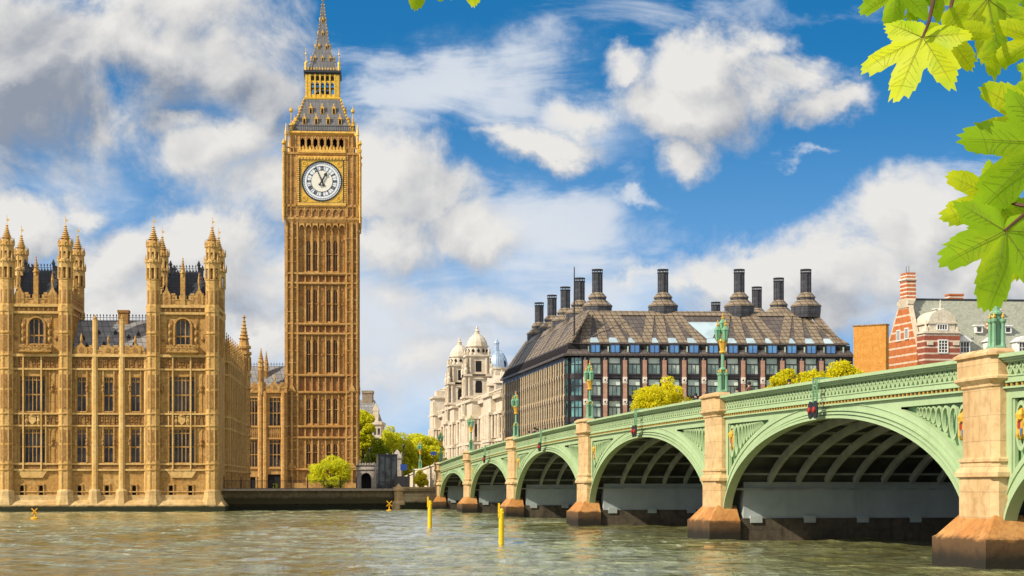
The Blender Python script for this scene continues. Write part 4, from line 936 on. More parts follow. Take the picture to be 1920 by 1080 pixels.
for px, yy, r, top in ((489.5, -.1, .5, 653), (497.5, 3.0, .35, 656)):
    mb = MB(); mb.lathe(0, 0, [(r, wz(740)), (r, wz(690)), (r * 1.25, wz(689)), (r * 1.25, wz(686))], 8); mb.pinnacle(0, 0, r * .95, wz(687), wz(680), wz(top), crock=5)
    for k in range(8): a = 2 * PI * k / 8; mb.box(r * .93 * math.cos(a) - .09, r * .93 * math.cos(a) + .09, r * .93 * math.sin(a) - .09, r * .93 * math.sin(a) + .09, wz(715), wz(694), 1)
    mb.build('turret', [GOLDSTONE, CARVED], wg, (lx(px), yy, 0))

# ------------------------------------------------------------------ bridge
BU = Vector((.1520, -.9884, 0)); BA = math.atan2(-.9884, .1520); BP = Vector((-10.43, 249.8, 0))
br = thing('bridge', 'pale green iron arch bridge on stone piers crossing the river', 'bridge', BP, BA)
PIERS = [0, 32, 67, 105.3, 145.2, 183.7, 219]
def capz(s): return 8.60 - 1.3e-4 * (s - 125.5) ** 2
def parz(s): return capz(s) - .24
FY = .48; FAR = 27.0; SPZ = 1.25
WETSTONE = stone('wet_dark_stone', (.075, .062, .042), (.025, .022, .014), (.13, .10, .07), 1.0, .5, .6)
GOLDDENT = plain('gold_paint_dentil', (.50, .30, .06), .5, .1, .3, 5)
SHRED = plain('red_enamel', (.38, .03, .02), .4); SHBLUE = plain('blue_enamel', (.05, .16, .36), .4); SHWHITE = plain('white_enamel', (.8, .78, .7), .4)
def bridge_span(i):
    a, b = PIERS[i] + 1.7, PIERS[i + 1] - 1.7; c = (a + b) / 2; hw = (b - a) / 2
    cr = capz(c) - 2.08; ri = cr - SPZ
    def arc(off, n=56, skew=0.0):
        out = []
        for k in range(n + 1):
            t = PI - PI * k / n; x, z = c + hw * math.cos(t), SPZ + ri * math.sin(t)
            nx, nz = math.cos(t) / hw, math.sin(t) / ri; l = math.hypot(nx, nz); out.append((x + off * nx / l, z + off * nz / l))
        return out
    n = 56; A0 = arc(0, n)
    def ring_band(mb, o0, o1, y0, y1, m=0):
        P, Q = arc(o0, n), arc(o1, n)
        mb.rings([[(P[k][0], y0, P[k][1]), (Q[k][0], y0, Q[k][1]), (Q[k][0], y1, Q[k][1]), (P[k][0], y1, P[k][1])] for k in range(n + 1)], m)
    def arcz(off):
        P = arc(off, 160); return lambda x: float(np.interp(x, [p[0] for p in P], [p[1] for p in P]))
    def face(mb, y, dr):
        """spandrel with sunk corner panels; dr = outward direction along y"""
        xs = np.linspace(a - .25, b + .25, 113); z0 = arcz(.40); z1 = arcz(.95)
        def top(x): return parz(x) - 1.22
        pa_, pb_ = a + .32, b - .32
        for k in range(len(xs) - 1):
            u, v = xs[k], xs[k + 1]; m = (u + v) / 2
            bu, bv = (z0(u) if u > a - .2 else -.3 + SPZ), z0(v)
            if u < a: bu = bv = SPZ
            if v > b: bu = bv = SPZ
            hole = (pa_ < m < pb_) and z1(m) < top(m) - .5
            if not hole: mb.poly([(u, y, bu), (v, y, bv), (v, y, top(v)), (u, y, top(u))])
            else:
                mb.poly([(u, y, bu), (v, y, bv), (v, y, z1(v)), (u, y, z1(u))]); mb.poly([(u, y, top(u) - .38), (v, y, top(v) - .38), (v, y, top(v)), (u, y, top(u))])
                d = y - dr * .32
                mb.poly([(u, y, z1(u)), (v, y, z1(v)), (v, d, z1(v)), (u, d, z1(u))]); mb.poly([(u, y, top(u) - .38), (v, y, top(v) - .38), (v, d, top(v) - .38), (u, d, top(u) - .38)])
                mb.poly([(u, d, z1(u)), (v, d, z1(v)), (v, d, top(v) - .38), (u, d, top(u) - .38)], 1)
        for e in (pa_, pb_): mb.poly([(e, y, z1(e)), (e, y - dr * .32, z1(e)), (e, y - dr * .32, top(e) - .38), (e, y, top(e) - .38)])
        return pa_, pb_, z1, top
    mb = MB(); pa_, pb_, z1, top = face(mb, FY, -1)
    sp = mb.build('arch_span', [BRGREEN, BRGREEN2], br)
    mb = MB(); ring_band(mb, 0, .13, FY - .20, FY + .3); ring_band(mb, .13, .19, FY + .06, FY + .3); ring_band(mb, .19, .29, FY - .12, FY + .3); ring_band(mb, .29, .35, FY + .10, FY + .3); ring_band(mb, .35, .42, FY - .06, FY + .3); ring_band(mb, .66, .70, FY - .05, FY + .1)
    mb.build('arch_ring', BRGREEN, sp)
    # tracery and shield in the sunk panels
    for e, sg in ((pa_, 1), (pb_, -1)):
        tr = MB()
        y0, y1 = FY + .06, FY + .2; zt = top(e) - .38
        tr.box(min(e, e + sg * .14), max(e, e + sg * .14), y0, y1, z1(e), zt)
        x = e + sg * .14; w = 1.0; first = True
        while True:
            xa, xb = x, x + sg * w; lo = max(z1(x), z1(xb)) + .05; hi = top(xb) - .44
            if hi - lo < .28: break
            zc, rx, rz = (lo + hi) / 2 if not first else hi - min(.95, (hi - lo) / 2), w / 2, min((hi - lo) / 2, .95)
            xc = (xa + xb) / 2
            N = 20; rs = [[(xc + sc * rx * math.cos(2 * PI * q / N), yy, zc + (rz * sc + 0) * math.sin(2 * PI * q / N)) for q in range(N)] for sc, yy in ((.97, y0), (.97, y1), (.80, y1), (.80, y0), (.97, y0))]
            tr.rings(rs, cap=False)
            if first:
                zz = zc - rz - .36
                while zz > lo + .2:
                    tr.rings([[(xc - sg * .05 + sc * .36 * math.cos(2 * PI * q / 12), yy, zz + sc * .34 * math.sin(2 * PI * q / 12)) for q in range(12)] for sc, yy in ((1, y0), (1, y1), (.75, y1), (.75, y0), (1, y0))], cap=False); zz -= .72
                sh = MB(); k_ = min(1, rz / .95) * .8
                sh.exz([(xc - .30 * k_, zc + .25 * k_), (xc + .30 * k_, zc + .25 * k_), (xc + .30 * k_, zc - .2 * k_), (xc, zc - .62 * k_), (xc - .30 * k_, zc - .2 * k_)], y0 - .02, y1, 0)
                sh.exz([(xc - .26 * k_, zc + .22 * k_), (xc, zc + .22 * k_), (xc, zc - .1), (xc - .26 * k_, zc - .1)], y0 - .04, y0, 1); sh.exz([(xc, zc - .1), (xc + .26 * k_, zc - .1), (xc + .2 * k_, zc - .3 * k_), (xc, zc - .52 * k_)], y0 - .04, y0, 2)
                sh.lathe(xc, y0 + .05, [(.28 * k_, zc + .28 * k_), (.34 * k_, zc + .5 * k_), (.2 * k_, zc + .68 * k_), (.04, zc + .8 * k_)], 6, m=0)
                for s2 in (-1, 1): sh.lathe(xc + s2 * .38 * k_, y0 + .05, [(.03, zc - .6 * k_), (.1, zc - .4 * k_), (.07, zc), (.1, zc + .25 * k_), (.02, zc + .4 * k_)], 5, m=0)
                sh.build('coat_of_arms', [GOLD, SHRED, SHBLUE], sp)
            first = False; x = xb; w *= .86
        if len(tr.v) > 16: tr.build('tracery', BRGREEN, sp)
    # ribs, purlins and decking underneath
    RB = 15
    mb = MB(); rb = None; PA, QA = arc(.02, n), arc(.42, n); kk = [k for k in range(n + 1) if PA[k][1] > 3.1]
    mb.rings([[(PA[k][0], -.11, PA[k][1]), (QA[k][0], -.11, QA[k][1]), (QA[k][0], .11, QA[k][1]), (PA[k][0], .11, PA[k][1])] for k in kk])
    for k in range(1, RB):
        y = FY + .5 + (FAR - FY - 1) * k / RB
        if rb is None: rb = mb.build('rib', RIBGREY, sp, (0, y, 0))
        else: dup(rb, sp, (0, y, 0))
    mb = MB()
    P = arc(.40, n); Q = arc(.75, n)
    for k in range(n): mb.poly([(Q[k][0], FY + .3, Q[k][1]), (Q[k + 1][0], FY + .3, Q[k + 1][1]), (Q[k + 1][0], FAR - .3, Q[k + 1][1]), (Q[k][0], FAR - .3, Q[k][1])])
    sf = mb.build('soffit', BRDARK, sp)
    mb = MB(); tt = np.linspace(.1, .9, 15)
    for q in tt:
        k = int(q * n); x, z = P[k]; mb.bar((x, FY + .3, z), (x, FAR - .3, z), .12, .3)
    mb.build('purlin', RIBGREY, sf)
    # seen side of the parapet: rails, pierced panel, dentil cornice
    s0, s1 = PIERS[i] + 1.5, PIERS[i + 1] - 1.5; N = 24
    mb = MB()
    def strip(y0, y1, d0, d1, m=0, ss=None, M=mb):
        ss = ss if ss is not None else np.linspace(s0, s1, N + 1)
        M.rings([[(s, y0, parz(s) - d0), (s, y1, parz(s) - d0), (s, y1, parz(s) - d1), (s, y0, parz(s) - d1)] for s in ss], m)
    strip(FY - .42, FY + .34, -.02, .12); strip(FY - .3, FY + .3, .12, .20); strip(FY - .2, FY + .25, .20, .28); strip(FY - .10, FY + .25, .74, .80); strip(FY - .06, FY + .25, .80, 1.0); strip(FY - .14, FY + .25, .96, 1.03)
    strip(FY - .16, FY + .25, 1.17, 1.24)
    strip(FY + .24, FY + .32, .28, .80, 1)
    pp = mb.build('parapet', [BRGREEN, BRGREEN2], br)
    mb = MB(); pitch = .52; m_ = int((s1 - s0) / pitch)
    for k in range(m_):
        s = s0 + (s1 - s0) * (k + .5) / m_; z = parz(s); hp = (s1 - s0) / m_ / 2; y0, y1 = FY - .08, FY + .04
        mb.box(s - hp, s - hp + .07, y0, y1, z - .78, z - .26); 
        mb.exz([(s - hp, z - .26), (s + hp, z - .26), (s + hp, z - .36), (s, z - .29), (s - hp, z - .36)], y0, y1)
        for sg in (-1, 1): mb.bar((s + sg * hp, (y0 + y1) / 2, z - .30), (s + sg * .02, (y0 + y1) / 2, z - .52), .075, .12); mb.bar((s + sg * .02, (y0 + y1) / 2, z - .50), (s + sg * hp * .9, (y0 + y1) / 2, z - .76), .075, .12)
    mb.build('pierced_panel', BRGREEN, pp)
    mb = MB(); pitch = .46; m_ = int((s1 - s0) / pitch); strip(FY - .02, FY + .2, 1.03, 1.17, 1, M=mb)
    for k in range(m_): s = s0 + (s1 - s0) * (k + .5) / m_; mb.box(s - .075, s + .075, FY - .10, FY, parz(s) - 1.165, parz(s) - 1.035)
    mb.build('dentil_cornice', [GOLDDENT, BRDARK], pp)
    mb = MB(); strip(FAR - .3, FAR + .3, -.02, 1.2, M=mb); face(mb, FAR, 1); ring_band(mb, 0, .36, FAR - .3, FAR + .1); mb.build('parapet', BRGREEN, br)
for i in range(6): bridge_span(i)
ASPH = plain('asphalt', (.055, .055, .058), .85, 0, .3, 1.5)
mb = MB(); ss = np.linspace(-70, 222, 74)
def roadz(s): return (capz(s) if s > 0 else capz(0) - (capz(0) - 4.2) * min(1, -s / 70) ** 1.2) - 1.35
mb.rings([[(s, FY + .25, roadz(s) - .5), (s, FY + .25, roadz(s)), (s, FAR - .25, roadz(s)), (s, FAR - .25, roadz(s) - .5)] for s in ss])
for y0, y1 in ((FY + .26, FY + 4.5), (FAR - 4.5, FAR - .26)): mb.rings([[(s, y0, roadz(s)), (s, y0, roadz(s) + .12), (s, y1, roadz(s) + .12), (s, y1, roadz(s))] for s in ss], 1)
mb.build('deck', [ASPH, GROUNDM], br)
for i, s in enumerate(PIERS):                   # piers: octagonal front shaft, moulded band and cap, sloping cutwater
    cz_ = capz(s)
    mb = MB()
    def sec(hw, pr, z, ch=.24):
        hw -= .10
        return [(s - hw - .0, FY + .2, z), (s - hw, -pr + ch, z), (s - hw + ch, -pr, z), (s + hw - ch, -pr, z), (s + hw, -pr + ch, z), (s + hw, FY + .2, z)]
    mb.rings([sec(1.78, .1, 1.4), sec(1.78, .1, 3.38), sec(1.95, .22, 3.42), sec(1.95, .22, 3.58), sec(1.76, .08, 3.78), sec(1.74, .06, 3.95), sec(1.82, .12, 3.98), sec(1.82, .12, 4.08), sec(1.66, .0, 4.14), sec(1.66, .0, cz_ - 1.45)])
    p = mb.build('pier', PIERSTONE, br)
    mb = MB(); mb.rings([sec(1.66, .0, cz_ - 1.45), sec(1.72, .06, cz_ - 1.38), sec(1.72, .06, cz_ - 1.3), sec(1.95, .24, cz_ - 1.12), sec(1.95, .24, cz_ - 1.04), sec(1.84, .16, cz_ - .98), sec(1.84, .16, cz_ - .30), sec(1.98, .28, cz_ - .26), sec(1.98, .28, cz_ - .16), sec(1.7, .05, cz_)])
    mb.build('pier_cap', PIERSTONE, p)
    mb = MB()
    def cut(hw, pr, z): return [(s - hw, FY + .6, z), (s - hw, -pr, z), (s + hw, -pr, z), (s + hw, FY + .6, z)]
    mb.rings([cut(2.55, .75, -1.5), cut(2.55, .75, 1.12), cut(2.45, .65, 1.18)]); mb.rings([cut(2.45, .65, 1.16), cut(1.62, .0, 2.0)])
    mb.build('cutwater', CUTSTONE, p)
    mb = MB(); mb.box(s - 2.3, s + 2.3, FY + .61, FAR - .5, -1.5, 1.25); mb.build('pier_footing', WETSTONE, p)
    mb = MB(); mb.box(s - 2.15, s + 2.15, FY + .9, FAR - .8, 1.26, 3.35)
    for k in range(8):
        y = FY + 1.6 + 3.2 * k
        for sg in (-1, 1): mb.box(s + sg * 2.25 - .14, s + sg * 2.25 + .14, y - .35, y + .35, 1.0, 1.4)
    mb.build('pier_wall', PIERWALL, p)
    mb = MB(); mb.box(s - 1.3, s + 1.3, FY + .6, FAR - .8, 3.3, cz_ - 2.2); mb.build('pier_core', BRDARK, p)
# approach ramp parapet on the shore, pale stone
mb = MB(); ss = np.linspace(-66, -1.6, 23)
mb.rings([[(s, FY - .3, 2.0), (s, FY - .3, roadz(s) + 1.0), (s, FY - .45, roadz(s) + 1.0), (s, FY - .45, roadz(s) + 1.22), (s, FY + .4, roadz(s) + 1.22), (s, FY + .4, 2.0)] for s in ss])
for s in (-28,): mb.lathe(s, FY - .1, [(.9, 2), (.9, roadz(s) + 1.3), (1.05, roadz(s) + 1.35), (.9, roadz(s) + 1.5)], 8, PI / 8)
mb.build('approach_parapet', stone('approach_white_stone', (.62, .52, .36), (.34, .25, .15), (.74, .66, .50), .6, .35, 0), br)

# lamp standards on the piers
LAMPGREEN = plain('lamp_green_paint', (.17, .34, .19), .4, 0, .2, 3); LAMPGLASS = plain('lantern_glass', (.14, .42, .28), .2, 0, .4, 5, .6)
def lamp(label, s, z, sc=1.0, copyof=None):
    loc = BP + BU * s + Vector((.988, .152, 0)) * .65; loc.z = z
    if copyof: return dup(copyof, None, loc, sc=sc, label=label)
    t = thing('street_lamp', label, 'street lamp', loc, BA, 'lamps along the bridge'); t.scale = (sc, sc, sc)
    mb = MB(); mb.lathe(0, 0, [(.40, -.05), (.40, .10), (.30, .16), (.15, .22), (.15, 1.3), (.22, 1.36), (.22, 1.42), (.11, 1.52), (.09, 2.35), (.14, 2.4)], 8)
    for k in range(4): a = PI / 4 + k * PI / 2; mb.lathe(.25 * math.cos(a), .25 * math.sin(a), [(.115, .1), (.085, .3), (.075, 1.0), (.125, 1.08), (.125, 1.16), (.03, 1.2)], 8)
    mb.build('post', LAMPGREEN, t)
    mb = MB(); mb.lathe(0, 0, [(.15, 2.32), (.22, 2.38), (.22, 2.45), (.12, 2.5)], 8)
    for k in range(8): a = k * PI / 4; mb.tube([(.1 * math.cos(a), .1 * math.sin(a), 2.5), (.16 * math.cos(a), .16 * math.sin(a), 2.9), (.25 * math.cos(a), .25 * math.sin(a), 3.12), (.31 * math.cos(a), .31 * math.sin(a), 3.0)], [.06, .07, .06, .02], 5)
    for k in range(4): a = PI / 4 + k * PI / 2; mb.lathe(.25 * math.cos(a), .25 * math.sin(a), [(.03, 1.18), (.07, 1.25), (.015, 1.4)], 6)
    mb.build('gilded_crown', GOLD, t)
    mb = MB(); mb.tube([(0, 0, 2.4), (0, 0, 3.45)], .08)
    for k in range(3):
        a = k * 2 * PI / 3 + .3; mb.tube([(0, 0, 2.95), (.2 * math.cos(a), .2 * math.sin(a), 3.0), (.26 * math.cos(a), .26 * math.sin(a), 3.12)], .045)
    mb.build('bracket', LAMPGREEN, t); ln = None
    for k in range(4):
        a = k * 2 * PI / 3 + .3; loc = (.29 * math.cos(a), .29 * math.sin(a), 3.0) if k < 3 else (0, 0, 3.42)
        if ln is None:
            mb = MB(); mb.lathe(0, 0, [(.05, 0), (.10, .08), (.12, .1), (.185, .62), (.22, .66)], 6); mb.lathe(0, 0, [(.22, .66), (.22, .7), (.10, .88), (.04, .93)], 6)
            for q in range(6): b = q * PI / 3 + PI / 6; mb.bar((.115 * math.cos(b), .115 * math.sin(b), .1), (.19 * math.cos(b), .19 * math.sin(b), .66), .03)
            ln = mb.build('lantern', LAMPGREEN, t, loc)
            mb = MB(); mb.lathe(0, 0, [(.118, .11), (.187, .63)], 6, PI / 6); mb.build('glass', LAMPGLASS, ln)
            mb = MB(); mb.lathe(0, 0, [(.07, .92), (.1, 1.0), (.03, 1.08), (.05, 1.14), (.01, 1.3)], 6); mb.build('finial', GOLD, ln)
        else: dup(ln, t, loc)
    return t
lamp0 = lamp('green triple lantern lamp with gilded crown on the tall pier before the brick houses', 184, capz(184))
for s, lb in ((145.5, 'green and gold lantern lamp standing on the pier in front of the slate-roofed office block'), (105.5, 'green lantern lamp on the pier in front of the office block corner'), (67, 'green lantern lamp on the pier between the office block and the white building'),
              (32, 'small green lantern lamp on the pier in front of the white towers'), (0, 'small green lantern lamp on the first pier next to the river wall')): lamp(lb, s, capz(s), 1.0 if s > 50 else .95, lamp0)
lamp('green lantern lamp on the white shore ramp in front of the round trees', -28, roadz(-28) + 1.5, .95, lamp0)
# navigation lights hung under the parapet at each crown
def navlight(s, label, first=None):
    loc = BP + BU * s + Vector((.988, .152, 0)) * (FY - .3); loc.z = parz(s)
    if first: return dup(first, None, loc, label=label)
    t = thing('navigation_light', label, 'navigation light', loc, BA, 'paired lights hung from the bridge')
    mb = MB()
    for q in (-.28, .28): mb.bar((q, -.25, .12), (q, -.25, -1.25), .07); mb.bar((q, -.25, .1), (q, .35, .1), .07)
    mb.bar((-.3, -.25, -.25), (.3, -.25, -.25), .07); mb.bar((-.3, -.25, -1.0), (.3, -.25, -1.0), .07); mb.bar((-.28, -.25, -.25), (.28, -.25, -1.0), .04)
    mb.build('bracket', LAMPGREEN, t); first = None
    for q in (-.36, .36):
        if first is None:
            mb = MB(); mb.rings([[(r * math.cos(2 * PI * k / 16), y, r * math.sin(2 * PI * k / 16) * 1.15) for k in range(16)] for r, y in ((.36, 0), (.38, -.06), (.2, -.08))]); first = mb.build('backplate', BLACK, t, (q, -.32, -1.42))
            mb = MB(); mb.rings([[(r * math.cos(2 * PI * k / 14), y, r * math.sin(2 * PI * k / 14)) for k in range(14)] for r, y in ((.15, -.05), (.15, -.14), (.10, -.18))]); mb.build('lens', SHRED, first)
        else: dup(first, t, (q, -.32, -1.42))
    return t
nl = navlight(164.7, 'pair of red and black lights hanging over the widest arch')
for s, lb in ((125.5, 'pair of red lights hanging over the second widest arch in view'), (86.2, 'pair of red lights hanging above the arch between the office corner and the white building'), (49.5, 'small pair of red lights above the second arch from the river wall')): navlight(s, lb, nl)

# ------------------------------------------------------------------ bronze-roofed office block with chimneys
OD = 293.0; OX = (1062 - CX) / F * OD
ofc = thing('office_block', 'dark bronze office block with sloping tan panelled roof and tall ventilation chimneys', 'office building', (OX, OD, 0), 0)
G = Vector((.9982, .06, 0)); Hh = Vector((-.1520, .9884, 0))
def oz(py): return H + (YH - py) * OD / F
BAY = 3.18
OW, OL = 46.9, 70.0
def sh(p): return (p[0] * G.x + p[1] * Hh.x, p[0] * G.y + p[1] * Hh.y, p[2])
BRONZE = plain('dark_bronze', (.040, .032, .036), .5, .2, .4, 1.2, .4)
ROOFTAN = gridmat('bronze_roof_panel', (.265, .20, .128), (.05, .04, .035), .95, .62, .06, .5, .22)
ROOFDARK = gridmat('dark_roof_panel', (.13, .105, .09), (.04, .033, .03), .9, .7, .05, .5, .3)
PINKSTONE = stone('pink_sandstone', (.40, .225, .15), (.22, .12, .085), (.47, .28, .195), 1.2, .25, .8)
PALESTONE = plain('pale_block', (.68, .60, .50), .7, 0, .15)
TANSTONE = stone('tan_pilaster_stone', (.50, .37, .20), (.24, .16, .08), (.62, .48, .29), 1, .3, 0)
SKYGLASS = glass('green_grey_glass', (.44, .52, .43), .10, .5, .22, (.16, .26, .22), .7)
PALEUP = glass('pale_green_upper_glass', (.66, .74, .60), .15, .3, .25, (.38, .50, .42), .5)
BLUEGLASS = glass('blue_glass', (.03, .16, .42), .06, .35, .3, (.05, .24, .52), .9)
TEALGLASS = glass('teal_glass', (.14, .33, .32), .08, .5, .4, (.02, .05, .06), .8)
PALEPANE = glass('pale_skylight_glass', (.42, .52, .55), .1, .2, .3, None, .8)
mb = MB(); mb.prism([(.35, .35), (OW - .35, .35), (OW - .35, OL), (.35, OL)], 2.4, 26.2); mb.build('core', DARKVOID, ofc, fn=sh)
rows = [(oz(781), oz(751)), (oz(741), oz(709.5)), (oz(700), oz(670.5))]; rows = [(a - 3.53, b - 3.53) for a, b in rows[:1]] + rows
cx_ = [(1116.3 + 36.9 * k - 1062) * OD / F for k in range(13)]; cx_ = [v * 1.0 + .035 * k for k, v in enumerate(cx_)]
ops = [(x - .95, x + .95, a, b) for x in cx_ for a, b in rows]
mb = MB(); mb.wall(2.2, OW, 2.4, oz(667.5), ops, 0, .32)
for x in cx_:
    for q in (-1.12, 1.12): mb.box(x + q - .1, x + q + .1, -.22, .05, 2.4, oz(667))
for a, b in rows: mb.box(2.2, OW, -.1, .05, a - .28, a - .05); mb.box(2.2, OW, -.06, .05, b + .05, b + .2)
fw = mb.build('facade_wall', BRONZE, ofc, fn=sh)
win = None
for x in cx_:
    for a, b in rows:
        h = b - a
        if win is None:
            mb = MB(); fr = MB(); fr.box(-.95, .95, -.08, 0, h * .58, h * .64)
            for q in (-.93, -.32, .32, .93): fr.box(q - .035, q + .035, -.06, 0, 0, h * .6)
            for q in (-.93, .93): fr.box(q - .05, q + .05, -.08, 0, h * .6, h)
            win = fr.build('window', BRONZE, ofc, sh((x, .3, a))); win.rotation_euler = (0, 0, math.atan2(G.y, G.x))
            mb.box(-.95, .95, .0, .04, 0, h * .6); mb.build('pane', SKYGLASS, win); mb = MB(); mb.box(-.95, .95, .0, .04, h * .61, h); mb.build('upper_pane', PALEUP, win)
        else: dup(win, ofc, sh((x, .3, a)), math.atan2(G.y, G.x))
pil = None
pedges = [cx_[0] - BAY / 2] + [(cx_[k] + cx_[k + 1]) / 2 for k in range(12)] + [cx_[12] + BAY / 2]
for x in pedges:
    if pil is None:
        mb = MB(); mb.box(-.33, .33, -.5, .1, 2.4, oz(675))
        pil = mb.build('stone_pillar', PINKSTONE, ofc, sh((x, 0, 0)))
        ab = None
        for zz in (oz(712.5), oz(753.5)):
            if ab: dup(ab, pil, (0, 0, zz)); continue
            rg = MB(); ring(rg, .15, .3, -.6, -.48, 0, 0, 16, 0); rg.rings([[(.16 * math.cos(2 * PI * k / 12), y, .16 * math.sin(2 * PI * k / 12)) for k in range(12)] for y in (-.53, -.5)], 1)
            rg.box(-.36, .36, -.52, 0, -.52, .52, 0); ab = rg.build('anchor_block', [PALESTONE, DARKVOID], pil, (0, 0, zz))
        mb = MB(); mb.lathe(0, -.2, [(.3, oz(675)), (.16, oz(667))], 6); mb.build('pillar_head', BRONZE, pil)
    else: dup(pil, ofc, sh((x, 0, 0)))
# glazed corner bay
mb = MB(); gl = MB()
crn = [(0.0, 1.9), (.35, .75), (1.3, .05), (2.5, -.02)]
for a, b in rows:
    for k in range(3): (ax, ay), (bx, by) = crn[k], crn[k + 1]; gl.poly([(ax, ay, a), (bx, by, a), (bx, by, b), (ax, ay, b)])
    mb.rings([[(x - .06, y - .12, z) for x, y in crn] + [(2.5, 2, z), (0, 2, z)] for z in (a - .85, a - .02)]); mb.rings([[(x - .03, y - .06, z) for x, y in crn] + [(2.5, 2, z), (0, 2, z)] for z in (a + (b - a) * .55, a + (b - a) * .6)])
    for k in range(4):
        x, y = crn[k]; mb.box(x - .06, x + .06, y - .1, y + .05, a, b)
    for k in range(3): x, y = (crn[k][0] + crn[k + 1][0]) / 2, (crn[k][1] + crn[k + 1][1]) / 2; mb.box(x - .035, x + .035, y - .06, y + .05, a, b)
cb = mb.build('corner_bay', BRONZE, ofc, fn=sh); gl.build('pane', TEALGLASS, cb, fn=sh, )
# street side running back to the left, lit stone pilasters
NS = 15; SB = OL / NS
srows = [(a + .1, b - .1) for a, b in rows]
SA = math.atan2(Hh.y, Hh.x) ; mb = MB()
ops = [(OL - SB * (k + .5) - 1.35, OL - SB * (k + .5) + 1.35, a, b) for k in range(NS) for a, b in srows]
mb.wall(0, OL - 1.9, 2.4, oz(667.5), ops, 0, .07)
side = mb.build('facade_wall', BRONZE, ofc, tuple(Hh * OL), SA + PI)
win = None
for k in range(NS):
    for a, b in srows:
        x = OL - SB * (k + .5); h = b - a
        if k == NS - 1 and False: continue
        loc = Hh * (OL - x)
        off = Vector((Hh.y, -Hh.x, 0)) * .06
        if win is None:
            fr = MB()
            for q in (-1.3, -.45, .45, 1.3): fr.box(q - .07, q + .07, -.03, 0, 0, h)
            fr.box(-1.35, 1.35, -.03, 0, h * .5, h * .56); fr.box(-1.35, 1.35, -.03, 0, h - .12, h)
            win = fr.build('window', BRONZE, ofc, (loc.x + off.x, loc.y + off.y, a), SA + PI); pb = MB(); pb.box(-1.35, 1.35, 0, .04, 0, h); pb.build('pane', glass('dark_side_glass', (.035, .04, .042), .12, .5, .3, (.12, .14, .13), .5), win)
        else: dup(win, ofc, (loc.x + off.x, loc.y + off.y, a), SA + PI)
st = None
for k in range(NS + 1):
    d = SB * k if k else 2.1
    for q in ((0,) if k in (0, NS) else (0, SB / 2)):
        loc = Hh * (d + q)
        if st is None:
            mb = MB(); mb.box(-.27, .27, -.10, .1, 2.4, oz(676)); mb.box(-.44, .44, -.14, .1, oz(738) - .9, oz(738)); mb.box(-.44, .44, -.14, .1, oz(778) - .9, oz(778)); mb.box(-.42, .42, -.13, .1, oz(700) - .6, oz(700)); st = mb.build('stone_pilaster', TANSTONE, ofc, loc, SA + PI)
        else: dup(st, ofc, loc, SA + PI)
mb = MB()
for a, b in rows: mb.box(0, OL - 1.5, -.12, .05, a - .42, a - .12)
mb.build('floor_beam', BRONZE, ofc, tuple(Hh * OL), SA + PI)
# dark attic band with blue dormer windows
e0, e1 = oz(667), oz(643)
mb = MB()
def ringrect(i0, z0, i1, z1): return [[(i, i, z) , (OW - i, i, z), (OW - i, OL, z), (i, OL, z)] for i, z in ((i0, z0), (i1, z1))]
mb.rings(ringrect(-.55, e0, -.55, e0 + .35)); mb.rings(ringrect(-.1, e0 + .35, 1.0, e1)); mb.rings(ringrect(.55, e1 - .1, .55, e1 + .12))
mb.build('attic', ROOFDARK, ofc, fn=sh)
dw = None
for x in cx_:
    loc = sh((x, .0, e0 + .5))
    if dw is None:
        h = e1 - e0 - .75; mb = MB(); mb.box(-.85, .85, -.05, 1.2, h, h + .18); mb.box(-.85, -.72, -.05, 1.2, 0, h); mb.box(.72, .85, -.05, 1.2, 0, h); mb.box(-.85, .85, -.05, 1.2, -.1, .1); mb.box(-.04, .04, -.02, .1, 0, h)
        dw = mb.build('dormer_window', BRONZE, ofc, loc, math.atan2(G.y, G.x)); pb = MB(); pb.box(-.72, .72, .03, .08, .1, h); pb.build('pane', BLUEGLASS, dw)
    else: dup(dw, ofc, loc, math.atan2(G.y, G.x))
sw = None
for x in pedges:
    if sw is None: mb = MB(); mb.box(-.10, .10, .02, .5, .35, 1.25); sw = mb.build('slit_light', SKYGLASS, ofc, sh((x + .5, .0, e0 + .35)))
    else: dup(sw, ofc, sh((x + .5, .0, e0 + .35)))
for k in range(NS * 2):                          # ribbed attic of the street side
    pass
ar = None
for k in range(NS * 3):
    d = OL * (k + .5) / (NS * 3)
    if ar is None: mb = MB(); mb.bar((-.35, 0, e0 + .3), (.75, 0, e1 + .05), .35, .45); ar = mb.build('attic_rib', BRONZE, ofc, sh((0, d, 0)))
    else: dup(ar, ofc, sh((0, d, 0)))
# main roof: dark base, radiating tan strips, pale skylights at the eaves
r0z, IN, INL, INR = e1, 8.0, 4.6, 6.6; r1z = H + (YH - 583.5) / F * (OD + IN)
mb = MB(); mb.rings([[(.7, .7, r0z), (OW - .7, .7, r0z), (OW - .7, OL - .7, r0z), (.7, OL - .7, r0z)], [(INL, IN, r1z), (OW - INR, IN, r1z), (OW - INR, OL - IN, r1z), (INL, OL - IN, r1z)]])
roof = mb.build('roof', ROOFDARK, ofc, fn=sh)
sl_ = (IN - .7) / (r1z - r0z)
def fr_(x, t, lift=.12): return (x, .7 + (IN - .7) * t - lift * .7, r0z + (r1z - r0z) * t + lift * .7)
def fs_(y, t, lift=.12): return (.7 + (INL - .7) * t - lift * .8, y, r0z + (r1z - r0z) * t + lift * .7)
fch = [(v - CX) / F * (OD + IN) - OX + IN * .15 for v in (1120, 1243, 1386, 1511)]
